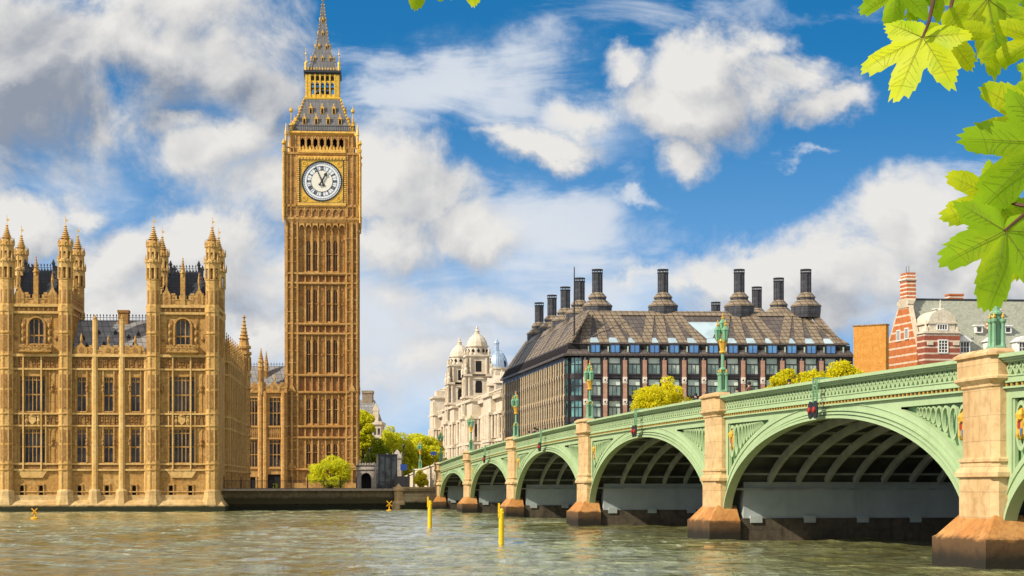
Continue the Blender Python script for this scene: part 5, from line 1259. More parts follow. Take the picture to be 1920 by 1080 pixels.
def strip_(mb, fn, xe, we, xr, wr, t0=0.0, t1=.97):
    a = [fn(xe - we, t0), fn(xe + we, t0), fn(xr + wr, t1), fn(xr - wr, t1)]; b = [fn(xe - we, t0, -.1), fn(xe + we, t0, -.1), fn(xr + wr, t1, -.1), fn(xr - wr, t1, -.1)]
    mb.rings([b, a])
tan = MB()
for x in pedges:
    near = sorted(fch, key=lambda c: abs(c - x)); use = near[:1] if abs(abs(near[0] - x) - abs(near[1] - x)) > 2.0 else near[:2]
    for c in use:
        d = x - c; xe = x + (0 if len(use) == 1 else (.45 if c > x else -.45)); strip_(tan, fr_, xe, .82, c + max(-4.2, min(4.2, d * .42)), .66)
for x in (.9, OW - .9): strip_(tan, fr_, x, .6, min(max(x, INL), OW - INR), .3)
strip_(tan, lambda x, t, l=.14: fr_(x, t, l + .02), OW / 2 - 1, OW / 2 - 5.0, OW / 2 - 1, OW / 2 - 5.6, .86, 1.0)
tan.build('roof_panel', ROOFTAN, roof, fn=sh)
sk = None; skm = MB()
for i, x in enumerate(cx_):
    m = MB(); m.rings([[fr_(x - .92, .02, -.05), fr_(x + .92, .02, -.05), fr_(x + .62, .17, -.05), fr_(x - .62, .17, -.05)], [fr_(x - .92, .02, .08), fr_(x + .92, .02, .08), fr_(x + .62, .17, .08), fr_(x - .62, .17, .08)]])
    m.build('skylight', PALEPANE, roof, fn=sh)
m = MB(); x = (fch[1] + fch[2]) / 2; m.rings([[fr_(x - .5, .16, .02), fr_(x + .5, .16, .02), fr_(x + 2.7, .66, .02), fr_(x - 2.7, .66, .02)], [fr_(x - .5, .16, .12), fr_(x + .5, .16, .12), fr_(x + 2.7, .66, .12), fr_(x - 2.7, .66, .12)]]); m.build('skylight', PALEPANE, roof, fn=sh)
tan = MB()
sch = [(316 - OD) / .9884, (330 - OD) / .9884, (344 - OD) / .9884, (358 - OD) / .9884]
for k in range(NS + 1):
    y = max(.9, SB * k); c = min([IN] + sch, key=lambda c: abs(c - y)); strip_(tan, fs_, y, 1.5, c + (y - c) * .5, 1.1)
    strip_(tan, fs_, min(OL - 1, y + 1.6), .5, c + (y + 1.6 - c) * .5, .4)
strip_(tan, fs_, OL / 2, OL / 2 - IN, OL / 2, OL / 2 - IN, .8, 1.0)
tan.build('roof_panel', ROOFTAN, roof, fn=sh)
def chimney_mb(scale=1.0):
    q = MB(); z = r1z
    q.lathe(0, 0, [(2.35, z - .9), (2.5, z + .1), (2.5, z + 1.05)], 10, m=1); q.lathe(0, 0, [(2.62, z + .95), (2.62, z + 1.1), (1.55, z + 2.05)], 10, m=0); q.lathe(0, 0, [(1.5, z + 2.0), (1.5, z + 2.5)], 10, m=1); q.lathe(0, 0, [(1.62, z + 2.45), (1.62, z + 2.6), (.9, z + 3.35)], 10, m=0)
    q.lathe(0, 0, [(.85, z + 3.3), (.85, z + 6.6)], 10, m=1)
    for k in range(10): a = PI / 10 + 2 * PI * k / 10; q.bar((.86 * math.cos(a), .86 * math.sin(a), z + 3.3), (.86 * math.cos(a), .86 * math.sin(a), z + 7.2), .1, m=1)
    for zz in (4.1, 4.95, 5.8): q.lathe(0, 0, [(.9, z + zz - .05), (.9, z + zz + .05)], 10, m=1)
    return q
def cowl_mb():
    q = MB(); z = r1z
    for z0, z1 in ((6.55, 6.72), (7.05, 7.25)): q.rings([[(r * math.cos(2 * PI * k / 12), r * math.sin(2 * PI * k / 12), z + zz) for k in range(12)] for r, zz in ((.95, z0), (.95, z1), (.8, z1), (.8, z0), (.95, z0))], cap=False)
    return q
cm = None
for k, (px, d) in enumerate([(1120, 303.6), (1243, 303.6), (1386, 303.6), (1511, 303.6), (1087, 316), (1060, 330), (1035, 344), (1011, 358), (1460, 316), (1419, 330), (1342, 357)]):
    loc = ((px - CX) / F * d - OX, d - OD, 0)
    if cm is None: cm = chimney_mb().build('chimney', [ROOFTAN, gridmat('blue_black_chimney_metal', (.075, .075, .085), (.03, .03, .033), .5, .82, .04, .45, .35)], ofc, loc); cowl_mb().build('cowl', BLACK, cm)
    else: dup(cm, ofc, loc)
mb = MB(); mb.tube([(0, 0, oz(640)), (0, 0, oz(500))], [.16, .08]); mb.build('flagpole', BRONZE, ofc, ((1077 - 1062) * OD / F, .5, 0))

# ------------------------------------------------------------------ white baroque building with twin cupolas
WHITESTONE = stone('white_portland_stone', (.54, .45, .33), (.24, .17, .11), (.64, .56, .44), .8, .35, 0, mott=.3)
WBX = pt(945, 915, 390)
wb = thing('baroque_building', 'cream white stone building with two cupola towers and a small silver dome', 'building', (WBX[0], 390, 0), BA)
def bz(py, d): return H + (YH - py) * d / F
mb = MB(); mb.box(-140, 0, 0, 30, 2.4, 23); nb = 30
for zz, pr, th in ((6.5, .4, .5), (13.5, .5, .5), (19.5, .7, .6), (23, .9, .7)): mb.box(-140.2, .3, -pr, 30.2, zz - th / 2, zz + th / 2)
for k in range(nb):
    x = -138 + 138 * k / nb
    for z0, z1 in ((14, 19), (7, 13)): mb.lathe(x, -.45, [(.42, z0), (.36, z1)], 8)
    for z0, z1 in ((8, 12), (15, 18.4)): mb.box(x + 1.7, x + 3.1, -.06, .1, z0, z1, 1); mb.box(x + 1.4, x + 3.4, -.4, .05, z1, z1 + .35); mb.box(x + 1.5, x + 3.3, -.35, .05, z0 - .3, z0)
for k in range(70): x = -139 + 139 * k / 70; mb.lathe(x, -.4, [(.12, 23.4), (.2, 23.8), (.12, 24.3)], 5)
mb.box(-140, 0, -.6, -.2, 24.3, 24.6)
for x0, x1, d in ((-62, -36, 2.2), (-97, -71, 2.2), (-133, -120, 1.6), (-24, -12, 1.2)):
    mb.box(x0, x1, -d, .1, 2.4, 23.6); 
    for zz in (6.5, 13.5, 19.5, 23.6): mb.box(x0 - .4, x1 + .4, -d - .5, .1, zz - .3, zz + .3)
    for q in range(5): x = x0 + .6 + (x1 - x0 - 1.2) * q / 4; mb.lathe(x, -d - .3, [(.4, 7), (.36, 13)], 8); mb.lathe(x, -d - .3, [(.4, 14), (.36, 19.2)], 8)
    for z0, z1 in ((8, 12), (15, 18)): mb.box(x1 - .05, x1 + .06, -d + .62, -d + 1.2, z0, z1, 1)
    for q in (.35, 1.5): mb.lathe(x1 + .15, q - d, [(.35, 7), (.3, 13)], 8); mb.lathe(x1 + .15, q - d, [(.35, 14), (.3, 19)], 8)
mb.build('facade_wall', [WHITESTONE, PALGLASS], wb)
def cupola():
    q = MB()
    q.rect([(3.4, 3.4, 2.4), (3.4, 3.4, 19.2), (4.0, 4.0, 19.6), (4.0, 4.0, 20.3), (3.2, 3.2, 20.4), (3.2, 3.2, 24.3), (3.7, 3.7, 24.6), (3.7, 3.7, 25.1), (3.0, 3.0, 25.2), (3.0, 3.0, 29.6), (3.5, 3.5, 29.9), (3.5, 3.5, 30.4), (2.6, 2.6, 30.5), (2.6, 2.6, 34.4), (3.0, 3.0, 34.7), (3.0, 3.0, 35.1)])
    for sx in (-1, 1):
        for sy in (-1, 1):
            for z0, z1, r in ((20.5, 24.3, 3.3), (25.2, 29.6, 3.1), (30.5, 34.3, 2.75)):
                for e in (0, .8): q.lathe(sx * r, sy * (r - e), [(.32, z0), (.26, z1)], 8); q.lathe(sx * (r - e), sy * r, [(.32, z0), (.26, z1)], 8)
            q.lathe(sx * 3.1, sy * 3.1, [(.4, 30.4), (.5, 31.4), (.2, 32), (.3, 32.5), (.05, 33.2)], 8)
            q.lathe(sx * 2.6, sy * 2.6, [(.3, 35.1), (.4, 35.8), (.1, 36.6)], 8)
    for ang in range(4):
        c, s_ = round(math.cos(ang * PI / 2)), round(math.sin(ang * PI / 2)); s = MB()
        s.box(-.8, .8, -3.04, -2.9, 25.9, 28.8, 1); s.arch_head(0, 1.6, 28.0, 28.81, -3.06, -2.95); s.box(-.7, .7, -2.64, -2.5, 31, 33.6, 1); s.box(-.9, .9, -3.24, -3.1, 20.9, 23.6, 1); s.box(-.8, .8, -3.45, -3.3, 14.2, 18.2, 1); s.box(-.8, .8, -3.45, -3.3, 7.5, 12, 1); s.box(-1.1, 1.1, -3.7, -3.4, 18.2, 18.6); s.box(-1.1, 1.1, -3.7, -3.4, 12, 12.4); s.box(-1.6, 1.6, -3.5, -3.0, 29.9, 30.4); s.exz([(-1.5, 29.2), (0, 30.1), (1.5, 29.2)], -3.3, -3.0)
        q.merge(s, lambda p: (p[0] * c - p[1] * s_, p[0] * s_ + p[1] * c, p[2]))
    q.lathe(0, 0, [(2.55, 35.0), (2.55, 37.0), (2.85, 37.1), (2.85, 37.4)], 12)
    for k in range(12): a = 2 * PI * k / 12; q.lathe(2.5 * math.cos(a), 2.5 * math.sin(a), [(.03, 35.6), (.42, 36.1), (.03, 36.6)], 6, m=1)
    q.lathe(0, 0, [(2.6, 37.4), (2.4, 38.3), (1.9, 39.2), (1.2, 39.9), (.6, 40.3), (.55, 40.9), (.7, 41), (.25, 41.4), (.3, 41.8), (.03, 42.3)], 12)
    return q
cu = cupola().build('cupola_tower', [WHITESTONE, DARKVOID], wb, (-49.6, .8, 0)); dup(cu, wb, (-84, .8, 0))
mb = MB(); mb.rect([(4, 4, 2.4), (4, 4, 28), (4.5, 4.5, 28.3), (4.5, 4.5, 28.8), (3.2, 3.2, 29), (3.2, 3.2, 30.5)])
for k in range(4): mb.lathe(-3 + 2 * k, -4.2, [(.4, 20), (.3, 27.5)], 8)
mb.lathe(-1.5, 0, [(1.6, 29), (1.6, 31), (1.9, 31.2), (.3, 31.8)], 8); mb.build('corner_pavilion', WHITESTONE, wb, (-127, 2.5, 0))
mb = MB(); mb.rings([[(-36, .6, 23.4), (-36, 6, 29), (-36, 12, 23.4)], [(-2, .6, 23.4), (-2, 6, 29), (-2, 12, 23.4)]]); mb.build('slate_roof', DARKSLATE, wb)
for x in (-33, -22, -9):
    mb = MB(); mb.box(x - 1.2, x + 1.2, 1.2, 4.5, 23, 26.8); mb.exz([(x - 1.5, 26.8), (x, 28.6), (x + 1.5, 26.8)], 1, 4.6); mb.lathe(x, 2.8, [(.3, 28.2), (.4, 29), (.05, 30)], 6); mb.build('gable', WHITESTONE, wb)
mb = MB(); mb.box(-9, -6.5, 5, 8, 24, 31.5); mb.box(-9.2, -6.3, 4.8, 8.2, 31, 31.8); mb.build('chimney_stack', WHITESTONE, wb)
SILVER = plain('silver_dome_lead', (.42, .52, .64), .35, .4, .25, 2)
dl = Vector(pt(931, 690, 452)) - Vector((WBX[0], 390, 0)); dx = dl.dot(BU); dy = dl.dot(Vector((.988, .152, 0)))
mb = MB(); mb.lathe(0, 0, [(2.9, 20), (2.9, 32.4), (3.1, 32.5), (3.1, 32.9)], 16, m=1)
mb.lathe(0, 0, [(2.75 * math.cos(a), 32.9 + 4.4 * math.sin(a)) for a in np.linspace(0, 1.42, 8)], 16); mb.lathe(0, 0, [(.95, 37), (.95, 37.3), (.6, 37.4), (.6, 38.9), (.8, 39), (.5, 39.5), (.2, 39.9), (.03, 40.6)], 8)
for k in range(8): a = 2 * PI * k / 8; mb.tube([(2.8 * math.cos(b) * math.cos(a), 2.8 * math.cos(b) * math.sin(a), 32.9 + 4.45 * math.sin(b)) for b in np.linspace(0, 1.4, 7)], .1, 4)
for k in range(4): a = PI / 4 + PI * k / 2; mb.lathe(2.5 * math.cos(a), 2.5 * math.sin(a), [(.4, 33.2), (.4, 34.2), (.05, 34.8)], 6, m=2)
mb.build('dome', [SILVER, WHITESTONE, DARKVOID], wb, (dx, dy, 0))

# pale stone building beyond the trees
gb = thing('stone_building', 'pale stone building with stepped gable showing above the tall tree beside the clock tower', 'building', pt(690, 915, 470)[:2] + (0,), 0)
def gz(py): return H + (YH - py) * 470 / F
def gx(px): return (px - 690) * 470 / F
mb = MB(); mb.box(gx(640), gx(714), 0, 14, 2.4, gz(792)); mb.box(gx(640), gx(716), -.4, 14.4, gz(796), gz(790)); mb.rings([[(gx(640), 1, gz(790)), (gx(711), 1, gz(790)), (gx(711), 13, gz(790)), (gx(640), 13, gz(790))], [(gx(660), 4, gz(748)), (gx(698), 4, gz(748)), (gx(698), 10, gz(748)), (gx(660), 10, gz(748))]], 1)
mb.box(gx(699), gx(709), .6, 3, gz(790), gz(770)); mb.exz([(gx(697), gz(770)), (gx(704), gz(755)), (gx(711), gz(770))], .5, 3)
for k in range(10): x = gx(645) + 1.0 * k; mb.box(x - .3, x + .3, -.05, .1, gz(815), gz(803), 2)
mb.build('wall', [WHITESTONE, LEAD, PALGLASS], gb)
mb = MB(); mb.box(gx(677), gx(696), 3.5, 8, gz(790), gz(734)); mb.box(gx(676), gx(697), 3.3, 8.2, gz(736), gz(731)); mb.build('chimney_stack', stone('brown_chimney_stone', (.26, .2, .14), (.12, .09, .06), None, 1, .3, .4), gb)

# ------------------------------------------------------------------ brick houses on the right
def stripes(name, brick, white, period, frac, off=0.0):
    m, t, b = principled(name); co = t.n('ShaderNodeTexCoord').outputs['Object']; z = t.n('ShaderNodeSeparateXYZ', {0: co}).outputs[2]
    f = t.m('FRACT', t.m('DIVIDE', t.m('ADD', z, off), period)); k = t.m('LESS_THAN', f, frac)
    n = t.noise(co, 1.4, 5, .6); n2 = t.noise(co, 9, 3, .6)
    bc = t.mix(t.ramp(n, .35, .7), (*brick, 1), (*[v * .68 for v in brick], 1)); bc = t.mix(t.m('MULTIPLY', n2, .35), bc, (*[v * .5 for v in brick], 1))
    wc = t.mix(t.ramp(n, .4, .7), (*white, 1), (*[v * .75 for v in white], 1))
    t.set(b.inputs['Base Color'], t.mix(k, bc, wc)); b.inputs['Roughness'].default_value = .8; b.inputs['Specular IOR Level'].default_value = .2; bump(t, b, n2, .3, .03)
    MATS[name] = m; return m
BRICK = stripes('red_brick_with_white_bands', (.56, .18, .06), (.64, .52, .38), 1.33, .22)
CHBRICK = stripes('chimney_brick_with_bands', (.52, .16, .06), (.70, .60, .48), .68, .33, .1)
OCHRE = stone('orange_render', (.52, .225, .04), (.24, .105, .025), (.60, .29, .065), 2.2, .45, 0, mott=.8)
SLATEG = gridmat('green_grey_slate', (.36, .37, .29), (.26, .27, .21), .35, .28, .02, .6, .22)
WHITEPAINT = plain('white_window_paint', (.75, .74, .70), .5, 0, .1)
HD = 300.0; hx, hy, _ = pt(1727, 915, HD)
hs = thing('brick_house', 'red brick house with white bands, steep slate roof and tall striped chimney', 'house', (hx, hy, 0), 0)
hg = Vector((.995, .10, 0)); hh = Vector((-.235, .972, 0))
def hsh(p): return (p[0] * hg.x + p[1] * hh.x, p[0] * hg.y + p[1] * hh.y, p[2])
def hz(py, d=HD): return H + (YH - py) * d / F
HANG = math.atan2(hg.y, hg.x)
mb = MB(); gab = [(0, 2.6), (0, 22.6), (3.0, 28.9), (4.9, 33.2), (5.0, 34.2), (8.2, 34.2), (8.6, 33.0), (12.4, 27.6), (12.4, 2.6)]
mb.rings([[(0, y, z) for y, z in gab], [(.8, y, z) for y, z in gab]]); mb.box(.8, 40, .2, .9, 2.6, 22.4); mb.box(.8, 40, 11.5, 12.3, 2.6, 22.4)
mb.build('wall', BRICK, hs, fn=hsh)
mb = MB()
for (a, b) in (((0, 22.4), (4.9, 33.4)), ((8.6, 33.2), (12.4, 27.8))): mb.bar((.4, a[0], a[1] + .1), (.4, b[0], b[1] + .1), .55, 1.0)
mb.box(-.15, .9, 4.6, 8.7, 33.9, 34.6); mb.rings([[(-.1, 4.7, 33.4), (.9, 4.7, 33.4), (.9, 8.6, 33.4), (-.1, 8.6, 33.4)], [(-.3, 5.0, 34.9), (1.4, 5.0, 34.9), (1.4, 7.6, 34.9), (-.3, 7.6, 34.9)]])
mb.build('gable_coping', WHITESTONE, hs, fn=hsh)
def frame_window(parent, name, fn, w, h, nx, nz, loc, rz=0.0, hood=0):
    fr = MB(); 
    for a, b, c, d in ((-w / 2 - .12, -w / 2 + .06, -.1, h + .12), (w / 2 - .06, w / 2 + .12, -.1, h + .12), (-w / 2, w / 2, -.12, .06), (-w / 2, w / 2, h - .06, h + .14)): fr.box(a, b, -.12, .06, c, d)
    for i in range(1, nx): x = -w / 2 + w * i / nx; fr.box(x - .05, x + .05, -.09, .05, 0, h)
    for i in range(1, nz): z = h * i / nz; fr.box(-w / 2, w / 2, -.08, .05, z - .045, z + .045)
    o = fr.build(name, WHITEPAINT, parent, loc, rz); p = MB(); p.box(-w / 2, w / 2, .0, .04, 0, h); p.build('pane', PALGLASS, o); return o
for y, zz in ((8.3, hz(629, 308)), (5.2, hz(625, 305))):
    w_ = frame_window(hs, 'gable_window', None, 1.3, 1.7, 3, 1, hsh((-.04, y, zz - .9)), math.atan2(hh.y, hh.x) + PI)
mb = MB(); ct0 = 34.6; ct1 = hz(512, 306)
mb.box(-.1, 1.5, 5.1, 7.6, ct0, ct1 - 1.0); mb.box(-.05, 1.45, 5.15, 7.55, ct1 - .9, ct1); ch_ = mb.build('chimney', CHBRICK, hs, fn=hsh)
mb = MB(); mb.box(-.35, 1.75, 4.85, 7.85, ct1 - 1.25, ct1 - .95); mb.box(-.2, 1.6, 5, 7.7, ct1 - 1.4, ct1 - 1.25); mb.build('chimney_band', PALESTONE, ch_, fn=hsh)
mb = MB()
for y in (5.8, 6.8): mb.tube([(.6, y, ct1 - .1), (.6, y, ct1 + 1.2)], .04)
mb.build('aerial', BLACK, ch_, fn=hsh)
mb = MB(); rz_ = hz(560.5, 306); mb.rings([[(x, .2, 22.4), (x, 6.3, rz_), (x, 12.2, 22.4)] for x in (.8, 42)]); rf = mb.build('roof', SLATEG, hs, fn=hsh)
mb = MB(); mb.box(.8, 42, 6.1, 6.5, rz_ - .15, rz_ + .12); mb.build('ridge', DARKSLATE, rf, fn=hsh)
mb = MB(); mb.box(8, 10.4, 6.5, 8, rz_ - 2, rz_ + .9); mb.box(7.9, 10.5, 6.4, 8.1, rz_ + .7, rz_ + 1.0); mb.build('ridge_chimney', CHBRICK, hs, fn=hsh); mb = MB(); mb.box(13.2, 13.9, 2.6, 4.2, 28.5, 31.2); mb.build('ridge_chimney', CHBRICK, hs, fn=hsh)
def ry(z): return .2 + 6.1 * (z - 22.4) / (rz_ - 22.4)
# corner bay with domed gable
TBX = (1761 - 1727) / 11.33
mb = MB(); mb.prism([(.0, -1.3), (6.0, -1.3), (6.0, 1.5), (0, 1.5)], 2.6, hz(625)); mb.build('corner_bay', stripes('dark_red_brick_with_bands', (.34, .10, .06), (.62, .50, .38), 1.02, .27, .45), hs, fn=hsh)  # darker copy of the banded brick, shade put into its colour
mb = MB(); mb.box(-.2, 6.2, -1.5, 1.5, hz(626), hz(622)); z0, z1 = hz(623), hz(606)
mb.box(.9, 5.3, -1.0, 3.4, z0, z1); mb.box(.6, 5.6, -1.2, 3.4, z1 - .15, z1 + .2)
arc = [(3.1 + 2.3 * math.cos(a), z1 + .2 + 1.95 * math.sin(a)) for a in np.linspace(0, PI, 15)]; mb.exz(arc, -1.1, 3.6)
for sg in (-1, 1): mb.lathe(3.1 + sg * 2.6, -.6, [(.5, z0), (.42, z0 + .8), (.15, z0 + 1.0), (.2, z0 + 1.4), (.03, z0 + 2.2)], 8)
mb.lathe(3.1, -.4, [(.45, z1 + 1.9), (.3, z1 + 2.3), (.16, z1 + 2.5), (.12, hz(566)), (.03, hz(562))], 8)
for sg in (-1, 1): mb.box(3.1 + sg * 2.2 - .5, 3.1 + sg * 2.2 + .5, -1.5, -1.2, hz(648), hz(642))
mb.build('domed_gable', stone('cream_stone', (.56, .49, .37), (.30, .24, .17), (.66, .6, .48), 1, .4, 0), hs, fn=hsh)
frame_window(hs, 'window', None, 1.7, hz(609) - hz(619), 4, 1, hsh((3.1, -1.02, hz(619))), HANG)
frame_window(hs, 'window', None, 1.5, hz(639) - hz(662), 3, 4, hsh((3.1, -1.32, hz(662))), HANG)
def small_dormer(px, py, first=[None]):
    zc = hz(py, 303); x = (px - 1727) * 303 / F; loc = hsh((x, ry(zc) - .75, zc - .55))
    if first[0]: return dup(first[0], hs, loc)
    q = MB(); q.box(-.62, .62, 0, 2.2, 0, 1.15); q.box(-.8, .8, -.25, 2.4, 1.15, 1.35); q.box(-.36, .36, -.03, .1, .2, .95, 1); first[0] = q.build('dormer', [WHITEPAINT, PALGLASS], hs, loc, HANG)
for p in ((1784.5, 585), (1799, 617), (1855, 617), (1911, 617), (1896, 585)): small_dormer(*p)
pd = None
for px in (1809, 1866, 1922):
    zc = hz(665, 303); x = (px - 1727) * 303 / F; loc = hsh((x, -.3, zc))
    if pd is None:
        q = MB(); q.box(-1.0, 1.0, .12, 3.4, 0, 2.1); q.exz([(-1.3, 2.1), (1.3, 2.1), (0, 3.0)], -.2, 3.4); q.box(-1.3, 1.3, -.25, .1, 2.0, 2.2); pd = q.build('pedimented_dormer', WHITEPAINT, hs, loc, HANG); frame_window(pd, 'window', None, 1.5, 1.8, 3, 2, (0, .06, .15))
    else: dup(pd, hs, loc)
ox, oy, _ = pt(1661, 915, 292)
ob = thing('rendered_house', 'plain orange rendered block with flat top beside the striped brick gable', 'house', (ox, oy, 0), R(-34))
mb = MB(); mb.box(-5.6, 0, 0, 1.2, 2.6, hz(609, 292)); mb.box(-.0, .0001, 0, .1, 2.6, 3); mb.build('wall', OCHRE, ob)
mb = MB(); mb.box(-5.75, .12, -.12, 1.35, hz(609, 292), hz(607, 292)); mb.build('coping', CARVED, ob)

# ------------------------------------------------------------------ quay wall, stone pier, railing
ew = thing('quay_wall', 'long granite quay wall with dark weedy foot along the river below the clock tower', 'quay wall', (0, 0, 0), 0)
q0 = Vector(pt(412, 915, 237.5)); q1 = Vector(pt(741, 915, 248.0)); q2 = Vector(pt(828, 915, 251.0))
def run(mb, a, b, z0, z1, th, off=0.0, m=0):
    d = (b - a).normalized(); nrm = Vector((d.y, -d.x, 0)); p = [a + nrm * off, b + nrm * off, b + nrm * (off - th), a + nrm * (off - th)]; mb.prism([(v.x, v.y) for v in p], z0, z1, m)
mb = MB(); run(mb, q0, q1, -1, 2.62, 1.2); run(mb, q0, q1, .9, 1.1, .3, .25); run(mb, q0, q1, -1, .5, 1.2, .35); mb.build('wall', RIVERWALL, ew)
mb = MB(); run(mb, q0, q1, 2.622, 2.92, 1.0, .12); mb.build('coping', stone('quay_coping_stone', (.36, .28, .185), (.2, .15, .1), (.46, .37, .25), .9, .3, 0), ew)
ew2 = thing('quay_step_wall', 'lower pale stepped quay wall running from the little stone pier to the bridge', 'quay wall', (0, 0, 0), 0)
mb = MB(); run(mb, q1, q2, -1, 1.75, 1.2, 1.2); run(mb, q1, q2, 1.6, 2.2, 1.2, .7); run(mb, q1, q2, 1.6, 2.9, 1.0, .2); run(mb, q1, q2, -1, .7, 1.2, 1.7); mb.build('wall', stone('quay_step_stone', (.42, .31, .17), (.22, .15, .08), (.52, .41, .25), .8, .4, .5, tide=(.9, 1.3, .5, (.03, .03, .013))), ew2)
mb = MB(); run(mb, q1, q2, 2.9, 3.15, 1.2, .32); mb.build('coping', PIERSTONE, ew2)
gp = thing('stone_pier', 'stubby octagonal stone pier with pointed cap at the end of the quay wall', 'stone pier', (q1.x + .5, q1.y - .6, 0), 0)
mb = MB(); mb.lathe(0, 0, [(.95, -1), (.95, .9), (.75, 1.2), (.62, 1.3), (.62, 2.55), (.78, 2.6), (.78, 2.75)], 8); mb.build('shaft', PIERSTONE, gp)
mb = MB(); mb.lathe(0, 0, [(.78, 2.75), (.5, 3.1), (.25, 3.35), (.05, 3.6)], 8); mb.build('cap', PIERSTONE, gp)
rl = thing('railing', 'black iron railing along the quay wall in front of the clock tower', 'railing', (0, 0, 0), 0)
p0 = Vector(pt(420, 915, 239)); p1 = Vector(pt(668, 915, 247)); L = (p1 - p0).length
mb = MB()
for zz in (2.95, 3.95): mb.bar((p0.x, p0.y, zz), (p1.x, p1.y, zz), .06)
for k in range(int(L / .16)): c = p0.lerp(p1, k * .16 / L); mb.bar((c.x, c.y, 2.9), (c.x, c.y, 4.05), .025)
mb.build('bars', BLACK, rl); po = None
for k in range(9):
    c = p0.lerp(p1, k / 8)
    if po is None: mb = MB(); mb.lathe(0, 0, [(.07, 2.6), (.06, 4.25), (.1, 4.32), (.02, 4.55)], 6); po = mb.build('post', BLACK, rl, (c.x, c.y, 0))
    else: dup(po, rl, (c.x, c.y, 0))

# gate lodge and gateway at the street end
LD = 283.0
def lz(py): return H + (YH - py) * LD / F
GREYST = stone('grey_gothic_stone', (.36, .31, .25), (.17, .14, .11), (.46, .41, .34), 1, .35, .4)
lo = thing('gateway', 'small grey battlemented stone gateway with a dark pointed arch', 'gateway', pt(685, 915, LD)[:2] + (0,), 0)
def ld(px): return (px - 685) * LD / F
mb = MB(); mb.wall(ld(668), ld(702), 2.5, lz(873), [(ld(677), ld(696), 2.5, lz(885))], 0, 1.0); mb.arch_head(ld(686.5), ld(696) - ld(677), lz(897), lz(884.9), -.02, .6, n=6, rise=.55); mb.box(ld(668), ld(702), .0, .6, lz(875), lz(872))
for k in range(7): x = ld(668) + (ld(702) - ld(668)) * (k + .5) / 7; mb.box(x - .14, x + .14, -.05, .5, lz(872), lz(868))
mb.box(ld(668), ld(702), -.15, .1, lz(881), lz(879)); mb.build('wall', GREYST, lo)
mb = MB(); mb.box(ld(675), ld(698), 1.0, 1.1, 2.5, lz(884)); mb.build('passage_shade_sheet', DARKVOID, lo)  # near-black sheet behind the arch stands for the passage shade
pilr = None
for px, top, w, lb in ((701.5, 866, 8, 'short grey stone gate pillar beside the arched gateway'), (726, 849, 13, 'grey stone gate pillar with pointed cap behind the dark kiosk'), (745, 843, 16, 'tallest grey stone gate pillar with gabled top near the dark kiosk')):
    t = thing('gate_pillar', lb, 'gate pillar', pt(px, 915, LD + 6)[:2] + (0,), 0, 'stone gate pillars'); r = w / 2 * (LD + 6) / F; zt_ = H + (YH - top) * (LD + 6) / F
    mb = MB(); mb.rect([(r * 1.1, r * 1.1, 2.5), (r * 1.1, r * 1.1, 3.4), (r, r, 3.5), (r, r, zt_ - r * 2.2), (r * 1.2, r * 1.2, zt_ - r * 2.1), (r * 1.2, r * 1.2, zt_ - r * 1.8)]); mb.build('shaft', GREYST, t)
    mb = MB(); mb.rect([(r * 1.1, r * 1.1, zt_ - r * 1.8), (r * .5, r * .5, zt_ - r * .5), (.03, .03, zt_)])
    for sx in (-1, 1):
        for sy in (-1, 1): mb.lathe(sx * r, sy * r, [(r * .18, zt_ - r * 1.8), (r * .15, zt_ - r * 1.1), (.02, zt_ - r * .6)], 5)
    mb.build('cap', GREYST, t)
kd = LD - 8
ki = thing('kiosk', 'dark glazed security kiosk between gateway and stone pillars', 'kiosk', pt(727, 915, kd)[:2] + (0,), R(12))
KGL = glass('dark_kiosk_glass', (.02, .024, .03), .25, .4, .8, (.05, .06, .07), .3)
mb = MB(); mb.box(-1.4, 1.4, 0, 2.4, 2.5, H + (YH - 854) * kd / F); mb.build('glazing', KGL, ki)
mb = MB(); zt_ = H + (YH - 854) * kd / F; mb.box(-1.5, 1.5, -.1, 2.5, zt_, zt_ + .2)
for x in (-1.4, -.47, .47, 1.4): mb.box(x - .06, x + .06, -.06, .06, 2.5, zt_)
mb.box(-1.4, 1.4, -.05, .05, 3.9, 4.0); mb.build('frame', BLACK, ki)
bx = thing('gate_barrier', 'low black solid gate panel next to the stone pillars', 'gate', pt(754, 915, kd)[:2] + (0,), 0)
mb = MB(); mb.box(-1.0, 1.0, 0, .2, 2.5, H + (YH - 893) * kd / F); mb.build('panel', BLACK, bx); mb = MB()
for x in (-1.05, 1.05): mb.box(x - .1, x + .1, -.05, .25, 2.5, H + (YH - 889) * kd / F)
mb.build('post', BLACK, bx)
def sign(px, py, d, w, h, col, label, pole=True):
    x, y, z = pt(px, py, d); t = thing('road_sign', label, 'sign', (x, y, 0), R(-8)); mb = MB(); mb.box(-w / 2, w / 2, -.04, .0, z - h / 2, z + h / 2); mb.build('panel', col, t)
    mb = MB(); mb.tube([(0, .05, 2.5 if d > 255 else roadz(0)), (0, .05, z + h / 2)], .05); mb.build('pole', BLACK, t)
SIGNBLUE = plain('sign_blue', (.015, .05, .22), .4)
sign(757, 876, 270, 1.0, .9, SIGNBLUE, 'squarish blue sign beside the black gate panel'); sign(813, 850, 262, .85, .5, SIGNBLUE, 'small blue sign on a pole near the first lamp of the bridge')
sign(832, 871, 248, .38, 1.3, plain('dark_red_panel', (.22, .02, .02), .5), 'narrow dark red panel above the bridge parapet by the white building')
